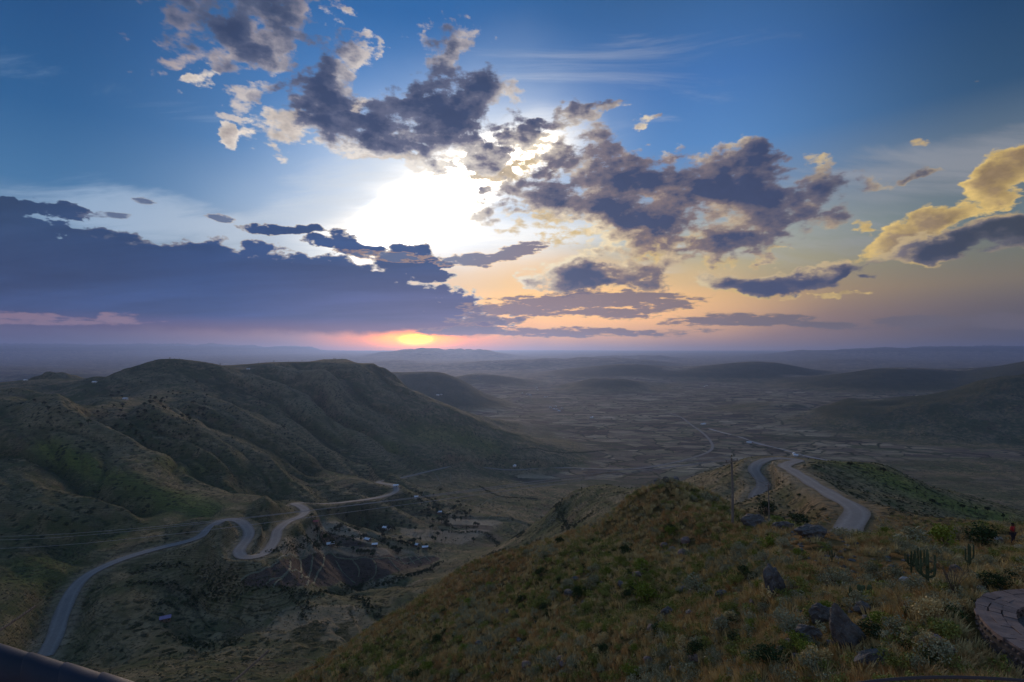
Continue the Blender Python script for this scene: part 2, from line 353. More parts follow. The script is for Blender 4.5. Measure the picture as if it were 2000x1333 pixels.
def build_controls():
    line(*ROAD_L[:36:2]); line(*ROAD_L[38::2]); line(*ROAD_R[::2])
    # camera hillside
    line((560,1333,62),(620,1300,66),(740,1235,70),(860,1140,80),(960,1095,82),(1040,1068,84),(1100,1054,80),(1150,1038,79),(1195,1014,78),(1225,990,77),(1252,962,76),(1282,942,75),(1312,936,74),(1345,954,73),(1385,982,71),(1430,1006,68))
    for px, z in ((1120,-34.5),(1200,-30.5),(1300,-28.5),(1400,-28.5),(1460,-29)): CP.append(((px-1000)/FOC, math.log(88), z/88))
    line((1500,1020,46),(1600,1038,44),(1700,1043,43),(1800,1038,44),(1900,1030,45),(2000,1026,46),(2200,1020,46),(2350,1015,46))
    line((1400,1010,66),(1430,1026,62),(1300,1000,66),(1200,1055,62),(1100,1100,62),(1000,1150,62),(900,1200,60),(1300,1080,52),(1200,1130,48),(1100,1180,46),(1000,1230,45),(900,1270,48),
         (1400,1080,46),(1500,1090,34),(1450,1150,32),(1600,1100,30),(1700,1090,32),(1800,1080,34),(1900,1075,34),(2000,1070,34),(1300,1180,38),(1400,1230,27),(1200,1250,33),(1500,1180,27),
         (1600,1180,24),(1700,1150,25),(1800,1130,26),(1900,1130,24),(1500,1270,20),(1650,1250,18.5),(1800,1200,19),(1850,1250,16.5),(1950,1180,18.4),(2000,1290,15),(2300,1200,17))
    line((600,1333,58),(800,1333,45),(1000,1333,36),(1200,1333,28),(1400,1333,22),(1550,1333,17),(1700,1333,15),(1850,1333,14),(2000,1333,13.3),(2350,1333,13))
    for px, z in ((-300,-24),(200,-20),(600,-15),(1000,-12),(1400,-10),(1800,-9.2),(2300,-9)): CP.append(((px-1000)/FOC, math.log(7), z/7))
    for px, z in ((-300,-40),(200,-30),(600,-22),(1000,-17)): CP.append(((px-1000)/FOC, math.log(16), z/16))
    for px, z in ((-300,-75),(200,-55),(450,-44)): CP.append(((px-1000)/FOC, math.log(40), z/40))
    for px, z in ((-300,-125),(100,-115),(400,-92),(600,-78)): CP.append(((px-1000)/FOC, math.log(100), z/100))
    for px, z in ((-300,-150),(0,-150),(300,-150),(600,-138),(800,-118),(1000,-92)): CP.append(((px-1000)/FOC, math.log(180), z/180))
    for px, z in ((860,-165),(1000,-150),(1150,-118),(1300,-92),(1420,-82)): CP.append(((px-1000)/FOC, math.log(260), z/260))
    for px, z in ((1100,-58),(1250,-42),(1400,-38),(1500,-44),(1600,-46),(1700,-46),(1850,-46),(2000,-44),(2300,-42)): CP.append(((px-1000)/FOC, math.log(105), z/105))
    for px, z in ((1480,-33),(1600,-33),(1700,-33),(1850,-32),(2000,-31),(2300,-30)): CP.append(((px-1000)/FOC, math.log(66), z/66))
    # green spur in the middle
    line((1060,1012,480),(1110,968,465),(1170,950,450),(1230,955,440),(1300,960,430),(1180,985,400),(1080,1030,440),(950,1085,480),(1040,1045,520),(1000,1020,720))
    flat(-262, 640, (1120,1200,1300,1400))
    # right hill and bend
    line((1480,893,315),(1440,900,340),(1385,925,335),(1345,938,335),(1570,897,310),(1640,903,322),(1710,907,330),(1750,920,330),(1800,945,325),(1850,962,320),(1920,985,310),(2000,1010,300),(2150,1050,290),
         (1700,950,250),(1800,1000,220),(1750,1005,185),(1850,1015,170),(1950,1035,140),(2100,1070,110),(1560,1000,182),(1600,1022,152),(1545,950,240),(1440,960,275),(1400,1000,240))
    flat(-235, 520, (1500,1600,1700,1800,1950,2150,2350)); flat(-230, 520, (1400,))
    flat(-290, 850, (1200,1400,1600,1800,2000,2300))
    # valley floor
    flat(-303, 1200, (1050,1150,1350,1500,1700,1900,2100,2350)); flat(-305, 1700, (1100,1250,1450)); flat(-306, 2400, (1050,1200,1300)); flat(-304, 3300, (1100,1250,1400,1600))
    line((1500,843,1850),(1700,852,1750),(1900,862,1640),(2000,872,1580),(2300,880,1500),(1400,835,1950))
    line((1360,802,2500),(1450,795,2450),(1530,790,2400),(1600,799,2350),(1650,787,2300),(1750,780,2200),(1850,765,2100),(1950,745,2000),(2050,730,1950),(2300,715,1900))
    flat(-300, 2900, (1450,1600,1750,1900)); flat(-280, 2700, (2050,2300))
    line((1490,747,4200),(1560,737,4200),(1640,731,4000),(1700,722,3900),(1750,721,3800),(1800,728,3700),(1880,738,3600),(1940,730,3500),(2000,716,3400),(2150,700,3300),(2350,695,3300))
    line((1020,734,5500),(1100,722,5500),(1150,717,5400),(1230,711,5200),(1290,717,5200),(1360,717,5200),(1430,710,5000),(1500,708,5000),(1535,714,4900),(1580,733,4800))
    flat(-302, 4400, (1050,1150,1300,1400)); flat(-302, 6600, (700,900,1100,1300,1500,1700,1900,2200)); 
    line((1095,760,3700),(1150,743,3700),(1190,740,3700),(1235,746,3700),(1280,763,3700),(1285,748,4100),(960,783,2900),(1010,775,2900),(1060,784,2900))
    line((730,731,3000),(790,730,2900),(830,737,2900),(870,729,2800),(905,745,2750),(940,765,2700),(975,783,2650),(890,738,4000),(930,730,4000),(980,740,3900),(1015,752,3800))
    flat(-300, 2150, (900,1000)); flat(-300, 3400, (700,850,1000))
    # far ranges
    line((-300,679,26000),(0,678,26000),(200,679,26000),(380,676.5,26000),(500,680,26000),(640,685,26000),(700,692,26000))
    line((-300,700,9500),(0,712,9500),(120,709,9500),(280,713,9500),(420,706,9500),(520,715,9500))
    line((-200,745,4000),(0,741,4000),(70,736,4000),(130,731,4000),(170,742,4000))
    line((660,704,13500),(730,693,13500),(770,686,13500),(810,684,13500),(860,686,13500),(900,691,13500),(950,687,13500),(1000,695,13500),(1100,704,13500))
    line((1150,700,19000),(1230,694,19000),(1320,691,19000),(1365,700,19000),(1420,697,17000),(1500,692,17000),(1600,688,17000),(1680,684.5,17000),(1800,683,17000),(1950,681,17000),(2050,683,17000),(2350,684,17000))
    line((1480,716,9200),(1560,712,9200),(1640,704,9200),(1690,705,9200),(1740,710,9000),(1850,712,9000),(2000,710,9000),(2300,706,9000))
    flat(-300, 11500, (0,300,600,900,1200,1500,1800,2200)); flat(-300, 20500, (600,800,1000)); flat(-300, 30500, (-300,0,400,800,1200,1600,2000,2350))
    line((900,710,7200),(1000,704,7200),(1080,710,7200),(1180,704,7400),(1260,708,7200),(700,712,8000),(780,705,8000),(850,711,8000)); line((1650,722,6500),(1750,719,6400),(1850,722,6200),(1940,719,6000),(2050,714,6000))
    line((1120,702,11000),(1200,695,11000),(1290,697,11000),(1360,702,11000)); flat(-298, 5600, (1650,1850,2050)); flat(-300, 9800, (700,1000,1150,1300))
    # left mountain
    line((-320,800,1350),(-150,770,1450),(0,749,1500),(100,742,1500),(200,740,1450),(240,722,1380),(280,708,1330),(330,702,1300),(370,709,1300),(410,717,1300),(450,719,1350),(520,713,1450),(600,709,1500),(680,711,1500),(708,716,1480),(722,728,1450))
    line((745,748,1430),(800,773,1400),(850,793,1380),(900,818,1350),(950,852,1330),(1000,882,1300),(1045,893,1280),(905,803,1750),(955,828,1700))
    line((280,730,1240),(340,725,1240),(400,738,1260),(450,735,1290),(540,722,1420),(620,718,1460),(695,726,1440),(712,740,1425),(600,708.5,1590),(685,710,1570),(450,721,1430),(330,704,1360))
    for px, z in ((0,-180),(200,-150),(330,-90),(450,-80),(600,-62),(690,-66)): CP.append(((px-1000)/FOC, math.log(1680), z/1680))
    flat(-292, 2150, (-200,0,200,400,600,760)); flat(-296, 1750, (780,830))
    line((100,765,1250),(200,762,1230),(330,740,1200),(300,765,1060),(200,785,1000),(420,760,1180),(560,760,1320),(650,770,1300),(700,800,1280),(640,800,1240),(760,840,1220),(820,870,1180),(900,895,1170))
    line((-200,775,780),(0,776,760),(60,784,755),(100,783,765),(150,796,745),(230,800,770),(280,793,830),(340,785,930),(330,845,700),(420,900,640),(500,950,600),(556,980,558))
    line((60,800,900),(160,805,900))
    line((420,800,950),(500,840,900),(560,880,850),(620,915,800),(700,930,770),(762,948,735))
    line((560,800,1150),(640,850,1100),(700,890,1050),(740,915,985),(450,860,800),(520,905,740),(600,945,700),(660,900,960))
    line((-200,900,520),(0,900,530),(100,880,560),(200,880,600),(300,920,560),(400,960,520),(-200,1000,430),(0,1000,430),(100,990,440),(200,990,455),(300,1000,465),(400,1005,450),(-200,1100,350),(0,1100,355),(80,1080,370),
         (-200,1200,290),(0,1200,293),(40,1180,310),(0,1300,252),(200,1040,420),(320,1040,420))
    # terraces and hamlet
    line((300,1150,345),(400,1152,365),(500,1156,388),(600,1150,410),(680,1140,438),(760,1121,482),(850,1097,532),(910,1080,572),(440,1108,362),(490,1126,378),(530,1115,392),(560,1110,400),(560,1085,415),(600,1095,426),(610,1060,456),(610,1027,492),(650,1110,446),(650,1090,466),(640,1066,490),(640,1040,520),(640,1010,558),(700,1098,482),(700,1060,530),(700,1030,575),(700,1008,612),
         (750,1092,520),(750,1072,545),(750,1040,590),(750,1000,650),(800,1083,540),(800,1050,595),(800,1000,680),(800,960,800),(850,1070,575),(850,1040,625),(850,1000,710),(850,960,840),(900,1000,735),(900,960,880),(950,1040,640),(1000,960,960),(1000,1020,700),
         (200,1180,320),(300,1210,310),(450,1200,332),(600,1230,306),(600,1185,356),(700,1230,316),(760,1180,362),(820,1145,412),(300,1290,262),(450,1300,255),(550,1290,262),(200,1333,240),(400,1333,236),(430,1060,388),(440,1040,404),(505,1050,395))
    A = np.array(CP); 
    keep = []                                       # drop near-duplicates (same place)
    for i, a in enumerate(A):
        if all(abs(a[0] - A[j][0]) > 0.008 or abs(a[1] - A[j][1]) > 0.012 for j in keep): keep.append(i)
    return A[keep]
def tps_fit(A, lam=2e-4):
    n = len(A); d2 = ((A[:, None, :2] - A[None, :, :2]) ** 2).sum(-1)
    K = np.where(d2 > 0, d2 * np.log(np.maximum(d2, 1e-12)), 0) + lam * np.eye(n)
    P = np.c_[np.ones(n), A[:, :2]]
    M = np.block([[K, P], [P.T, np.zeros((3, 3))]])
    return np.linalg.solve(M, np.r_[A[:, 2], 0, 0, 0])
def tps_eval(A, w, U, V):
    out = np.empty(U.size); U = U.ravel(); V = V.ravel(); s = 4000
    for i in range(0, U.size, s):
        u, v = U[i:i+s], V[i:i+s]
        d2 = (u[:, None] - A[None, :, 0]) ** 2 + (v[:, None] - A[None, :, 1]) ** 2
        out[i:i+s] = (d2 * np.log(np.maximum(d2, 1e-12))) @ w[:-3] + w[-3] + w[-2] * u + w[-1] * v
    return out

# numpy gradient noise
_perm = rng.permutation(1024); _ang = rng.random(1024) * 2 * np.pi
_gx, _gy = np.cos(_ang), np.sin(_ang)
def gnoise(x, y, seed=0):
    xi = np.floor(x).astype(np.int64); yi = np.floor(y).astype(np.int64); xf = x - xi; yf = y - yi
    u = xf * xf * xf * (xf * (xf * 6 - 15) + 10); v = yf * yf * yf * (yf * (yf * 6 - 15) + 10)
    def g(ix, iy, dx, dy):
        h = _perm[(_perm[(ix + seed * 57) & 1023] + iy) & 1023]
        return _gx[h] * dx + _gy[h] * dy
    a = g(xi, yi, xf, yf); b = g(xi + 1, yi, xf - 1, yf); c = g(xi, yi + 1, xf, yf - 1); d = g(xi + 1, yi + 1, xf - 1, yf - 1)
    return ((a + (b - a) * u) + ((c + (d - c) * u) - (a + (b - a) * u)) * v) * 1.5
def smooth(a, b, x):
    t = np.clip((x - a) / (b - a), 0, 1); return t * t * (3 - 2 * t)

CPA = build_controls(); TW = tps_fit(CPA)
U_MAX = 1.36
NU = 1000
def seg(a, b, n): return list(np.linspace(math.log(a), math.log(b), n, endpoint=False))
VROWS = np.array(seg(5, 60, 150) + seg(60, 250, 120) + seg(250, 1600, 450) + seg(1600, 6000, 140) + seg(6000, 30500, 110) + [math.log(30500)])
NV = len(VROWS)
UCOLS = np.linspace(-U_MAX, U_MAX, NU)
# smooth base on every 4th node, then linear up
cu = UCOLS[::3]; cu = np.r_[cu, UCOLS[-1]] if cu[-1] != UCOLS[-1] else cu
cv = VROWS[::3]; cv = np.r_[cv, VROWS[-1]] if cv[-1] != VROWS[-1] else cv
CU, CV = np.meshgrid(cu, cv)
base_c = tps_eval(CPA, TW, CU, CV).reshape(CU.shape)
def resample(grid, gu, gv, u, v):
    iu = np.clip(np.searchsorted(gu, u) - 1, 0, len(gu) - 2); iv = np.clip(np.searchsorted(gv, v) - 1, 0, len(gv) - 2)
    fu = np.clip((u - gu[iu]) / (gu[iu + 1] - gu[iu]), 0, 1); fv = np.clip((v - gv[iv]) / (gv[iv + 1] - gv[iv]), 0, 1)
    return (grid[iv, iu] * (1 - fu) + grid[iv, iu + 1] * fu) * (1 - fv) + (grid[iv + 1, iu] * (1 - fu) + grid[iv + 1, iu + 1] * fu) * fv
UU, VV = np.meshgrid(UCOLS, VROWS)
DD = np.exp(VV); XX = UU * DD; YY = DD
Q = resample(base_c, cu, cv, UU, VV)
ZZ = Q * DD
ZZ = np.maximum(ZZ, -308 - 0.0 * DD)

# masks
def blobm(cx, cy, rx, ry, x, y): return np.exp(-(((x - cx) / rx) ** 2 + ((y - cy) / ry) ** 2))
Zc = resample(base_c, cu, cv, CU, CV) * np.exp(CV)
gy, gx = np.gradient(Zc)
sl = np.hypot(gx / np.gradient(CU * np.exp(CV), axis=1), gy / np.gradient(np.exp(CV), axis=0))
SL = resample(sl, cu, cv, UU, VV)                   # slope of the base
steep = smooth(0.05, 0.28, SL)
farfade = smooth(0.02, 0.06, np.abs(Q))
near = 1 - smooth(90, 170, DD)
cell = DD * (UCOLS[1] - UCOLS[0])
H = np.zeros_like(ZZ)
lmask0 = smooth(-0.12, -0.30, UU) * smooth(300, 420, DD) * (1 - smooth(1500, 1750, DD)) * steep
for k, (wl, amp) in enumerate(((700, 26), (310, 14), (140, 8.5), (63, 4.6), (29, 2.5), (13.5, 1.2), (6.3, 0.46), (2.9, 0.24), (1.4, 0.11))):
    vis = np.clip((wl / cell - 2.0) / 2.5, 0, 1)
    n = gnoise(XX / wl + 13.1 * k, YY / wl - 7.7 * k, k)
    rid = 0.55 - np.abs(gnoise(XX / wl * 1.1 - 3.1 * k, YY / wl * 1.1 + 5.3 * k, k + 20)) * 1.6
    nr = 0.0 if wl > 70 else (0.12 if wl > 20 else (0.35 if wl > 10 else 0.8))
    lim = nr * np.clip(DD / 45, 0.35, 1.2) * near + (1 - near) * np.where(DD < 700, 0.25 if wl > 200 else 0.7, 1.0) * (0.55 if wl > 100 else 1.0)
    lim = lim * (1 - 0.45 * lmask0)
    H += vis * amp * lim * (0.12 + 0.88 * steep) * (0.55 * n + 0.45 * rid)
# gullies running down the left mountain's flank
ax, ay = 0.86, -0.51
s_ = (XX * -ay + YY * ax); t_ = XX * ax + YY * ay
wob = 28 * gnoise(XX / 160, YY / 160, 33) + 9 * gnoise(XX / 52, YY / 52, 34)
lm = smooth(1.02, 0.86, XX / 1 * 0 + (UU + 1.0) + 0.0 * DD) 
lmask = smooth(-0.12, -0.30, UU) * smooth(300, 420, DD) * (1 - smooth(1500, 1750, DD)) * steep
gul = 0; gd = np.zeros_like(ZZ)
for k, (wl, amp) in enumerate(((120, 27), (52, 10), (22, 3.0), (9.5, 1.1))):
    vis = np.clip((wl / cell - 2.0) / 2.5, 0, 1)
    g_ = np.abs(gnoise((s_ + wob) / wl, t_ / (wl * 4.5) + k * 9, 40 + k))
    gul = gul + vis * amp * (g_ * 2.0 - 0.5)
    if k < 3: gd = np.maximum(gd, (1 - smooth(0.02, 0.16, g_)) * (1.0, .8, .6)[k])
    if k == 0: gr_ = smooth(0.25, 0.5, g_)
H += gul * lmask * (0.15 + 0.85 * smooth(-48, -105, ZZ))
GD = gd * lmask; GR = gr_ * lmask  # masks for the relief shading put into the ground colour
rmask = smooth(0.30, 0.5, UU) * smooth(1650, 1850, DD) * (1 - smooth(2900, 3300, DD)) * steep
H += rmask * 26 * (np.abs(gnoise((XX + wob) / 240, (YY) / 600, 51)) * 2 - 0.5)
# the knoll and folds of the camera's hillside
H += near * np.clip(DD / 45, 0.2, 1.2) * 0.55 * (np.abs(gnoise((XX + YY * 0.6) / 17, (YY - XX * 0.5) / 34, 61)) * 2 - 0.6) * smooth(14, 30, DD)
far_amp = smooth(7000, 12000, DD)
farhill = smooth(0.0, 60, ZZ + 296) 
H = H * np.where(DD > 6000, np.minimum(farhill, 1) * 0.6, 1.0)
ZZ = ZZ + H
fa = smooth(5500, 9000, DD) * smooth(10, 90, ZZ + 296)
ZZ = ZZ + fa * (DD / 14000) * 1.5 * (70 * (0.5 - np.abs(gnoise(XX / 1500, YY / 5200, 71))) + 45 * (0.4 - np.abs(gnoise(XX / 640 + 5, YY / 3000, 72))) + 22 * gnoise(XX / 260, YY / 1500, 73))
# the flat-topped mesa with its broken rim, and the knoll beside it
_w = 22 * gnoise(XX / 75, YY / 75, 101) + 8 * gnoise(XX / 24, YY / 24, 102)
_ax, _ay, _bx, _by = -690.0, 1560.0, -470.0, 1545.0
_t = np.clip(((XX - _ax) * (_bx - _ax) + (YY - _ay) * (_by - _ay)) / ((_bx - _ax) ** 2 + (_by - _ay) ** 2), 0, 1)
_sd = np.hypot(XX - _ax - _t * (_bx - _ax), YY - _ay - _t * (_by - _ay)) - 62 + _w * 0.8
ZZ = np.maximum(ZZ, -55.5 + 2.0 * _t * (1 - _t) * 2 - 0.78 * np.maximum(_sd, 0) - 0.0012 * np.maximum(_sd, 0) ** 2)
_kd = np.hypot((XX + 871) * 0.8, YY - 1300) + 0.5 * _w
ZZ = np.maximum(ZZ, -34.5 - 0.42 * np.maximum(_kd - 12, 0))
# terraced slopes: level treads between short risers
def terr(z, step, sharp):
    f = z / step; i = np.floor(f); r = f - i
    return (i + smooth(1 - sharp, 1.0, r)) * step
tmask = np.clip(blobm(-190, 800, 130, 190, XX, YY) * 1.3 + blobm(-135, 300, 80, 45, XX, YY) * 1.2 + blobm(-300, 1000, 200, 160, XX, YY) * 0.8 + blobm(-420, 640, 260, 200, XX, YY) * .35, 0, 1) * (DD > 230) * smooth(0.03, 0.1, SL)
zt = terr(ZZ + 1.0 * gnoise(XX / 40, YY / 40, 81), 3.2, 0.3)
ZZ = ZZ + (zt - ZZ) * np.clip(tmask, 0, 0.85)

def height(x, y):
    x = np.atleast_1d(np.asarray(x, float)); y = np.atleast_1d(np.asarray(y, float))
    return resample(ZZ, UCOLS, VROWS, x / y, np.log(y))
def h1(x, y): return float(height(x, y)[0])
def hits(pts):
    """ground points seen along directions through the photograph's grid (first crossing of the terrain)"""
    pts = np.asarray(pts, float); u = (pts[:, 0] - 1000) / FOC; q = (HOR - pts[:, 1]) / FOC
    iu = np.clip(((u + U_MAX) / (2 * U_MAX) * (NU - 1)), 0, NU - 1.001); i0 = iu.astype(int); f = iu - i0
    out = np.zeros((len(pts), 3))
    for k in range(len(pts)):
        prof = (ZZ[:, i0[k]] * (1 - f[k]) + ZZ[:, i0[k] + 1] * f[k]) / YY[:, 0]
        dmin = pts[k][2] if pts.shape[1] > 2 else 0
        idx = np.nonzero((prof[:-1] < q[k]) & (prof[1:] >= q[k]) & (YY[1:, 0] > dmin))[0]
        if len(idx):
            j = idx[0]; t = (q[k] - prof[j]) / (prof[j + 1] - prof[j] + 1e-12)
            d = math.exp(VROWS[j] * (1 - t) + VROWS[j + 1] * t)
        else:
            j = int(np.argmin(np.abs(prof - q[k]) + (YY[:, 0] < dmin) * 9)); d = float(YY[j, 0])
        out[k] = (u[k] * d, d, q[k] * d)
    return out

# ---- roads: smooth centre lines, the ground cut level under them
def catmull(P, n=8):
    P = np.asarray(P, float); P = np.vstack([2 * P[0] - P[1], P, 2 * P[-1] - P[-2]]); out = []
    for i in range(1, len(P) - 2):
        for t in np.linspace(0, 1, n, endpoint=False):
            a, b, c, d = P[i-1], P[i], P[i+1], P[i+2]
            out.append(0.5 * ((2 * b) + (-a + c) * t + (2 * a - 5 * b + 4 * c - d) * t * t + (-a + 3 * b - 3 * c + d) * t ** 3))
    out.append(P[-2]); return np.array(out)
def resample_line(P, step):
    s = np.r_[0, np.cumsum(np.linalg.norm(np.diff(P, axis=0), axis=1))]
    q = np.linspace(0, s[-1], max(2, int(s[-1] / step) + 1))
    return np.c_[np.interp(q, s, P[:, 0]), np.interp(q, s, P[:, 1]), np.interp(q, s, P[:, 2])]
def road_line(R, step):
    P = catmull([W(*p) for p in R], 8)
    P = resample_line(P, step)
    k = max(3, int(24 / step) | 1); pad = k // 2    # smooth the grade
    z = np.pad(P[:, 2], pad, mode='edge'); P[:, 2] = np.convolve(z, np.ones(k) / k, mode='valid')
    return P
LINE_L = road_line(ROAD_L, 3.0); LINE_R = road_line(ROAD_R, 2.0)
def carve(L, half, soft, sub=0.25):
    global ZZ
    x0, x1, y0, y1 = L[:, 0].min() - 60, L[:, 0].max() + 60, L[:, 1].min() - 60, L[:, 1].max() + 60
    r0, r1 = np.searchsorted(VROWS, math.log(max(y0, 6))), np.searchsorted(VROWS, math.log(y1))
    for r in range(r0, min(r1 + 1, NV)):
        y = YY[r, 0]; c = np.nonzero((XX[r] > x0) & (XX[r] < x1))[0]
        if not len(c): continue
        Ls = L[np.abs(L[:, 1] - y) < half + soft + 30]
        if not len(Ls): continue
        d2 = (XX[r, c][:, None] - Ls[None, :, 0]) ** 2 + (y - Ls[None, :, 1]) ** 2
        j = d2.argmin(1); d = np.sqrt(d2[np.arange(len(c)), j])
        w = 1 - smooth(half, half + soft, d)
        ZZ[r, c] = ZZ[r, c] * (1 - w) + (Ls[j, 2] - sub) * w
carve(LINE_L, 6.5, 13, 0.35); carve(LINE_R, 5.5, 8, 0.2)

# level ground round the stone wall, lower than its floor
_pd = np.hypot(XX - 18.15, YY - 14.6); _pw = 1 - smooth(4.1, 6.4, _pd)
ZZ = ZZ * (1 - _pw) + np.where(_pd < 3.1, -9.35, -9.2 - 0.35 * smooth(17.6, 12.0, YY) * smooth(19, 14, XX)) * _pw
def new_obj(name, verts, faces, mat=None, smooth_shade=False, parent=None, attrs=None):
    me = bpy.data.meshes.new(name)
    v = np.asarray(verts, dtype=np.float32).reshape(-1, 3)
    if isinstance(faces, np.ndarray):
        n, k = faces.shape
        me.vertices.add(len(v)); me.vertices.foreach_set('co', v.ravel())
        me.loops.add(n * k); me.loops.foreach_set('vertex_index', faces.astype(np.int32).ravel())
        me.polygons.add(n); me.polygons.foreach_set('loop_start', np.arange(0, n * k, k, dtype=np.int32))
        me.polygons.foreach_set('loop_total', np.full(n, k, dtype=np.int32))
        me.update(calc_edges=True)
    else:
        me.from_pydata(v.tolist(), [], faces)
    if smooth_shade: me.polygons.foreach_set('use_smooth', np.ones(len(me.polygons), dtype=bool))
    if attrs:
        for an, arr in attrs.items():
            a = me.attributes.new(an, 'FLOAT_COLOR', 'POINT'); a.data.foreach_set('color', np.asarray(arr, np.float32).ravel())
    if mat: me.materials.append(mat)
    o = bpy.data.objects.new(name, me); sc.collection.objects.link(o)
    if parent: o.parent = parent
    return o
def tag(o, label=None, cat=None, group=None, kind=None):
    for k, v in (('label', label), ('category', cat), ('group', group), ('kind', kind)):
        if v: o[k] = v
    return o
# ------------------------------------------------------------------ ground sheet and its material
def mat(name):
    m = bpy.data.materials.new(name); m.use_nodes = True
    return m, NT(m.node_tree)
def finish(T, col, rough=0.95, bump=None, spec=0.1, bstr=0.5, bdist=0.3, alpha=None, metal=0.0):
    b = T.n('ShaderNodeBsdfPrincipled'); T.put(b.inputs['Base Color'], col); T.put(b.inputs['Roughness'], rough)
    b.inputs['Specular IOR Level'].default_value = spec; b.inputs['Metallic'].default_value = metal
    if bump is not None:
        bp = T.n('ShaderNodeBump'); bp.inputs['Strength'].default_value = bstr; bp.inputs['Distance'].default_value = bdist
        T.put(bp.inputs['Height'], bump); T.put(b.inputs['Normal'], bp.outputs[0])
    o = T.n('ShaderNodeOutputMaterial'); T.nt.links.new(b.outputs[0], o.inputs[0])
def simple(name, col, rough=0.9, nscale=None, amt=0.3, spec=0.2, metal=0.0, bump=0.0):
    m, T = mat(name)
    c = col; bp = None
    if nscale:
        g = T.n('ShaderNodeTexCoord').outputs['Object']; nn = T.noise(g, nscale, 5, 0.6)
        c = T.mix(T.mr(nn, 0.3, 0.7), tuple(x * (1 - amt) for x in col), tuple(x * (1 + amt) for x in col))
        if bump: bp = nn
    finish(T, c, rough, bp, spec, bump, 0.05, metal=metal)
    return m

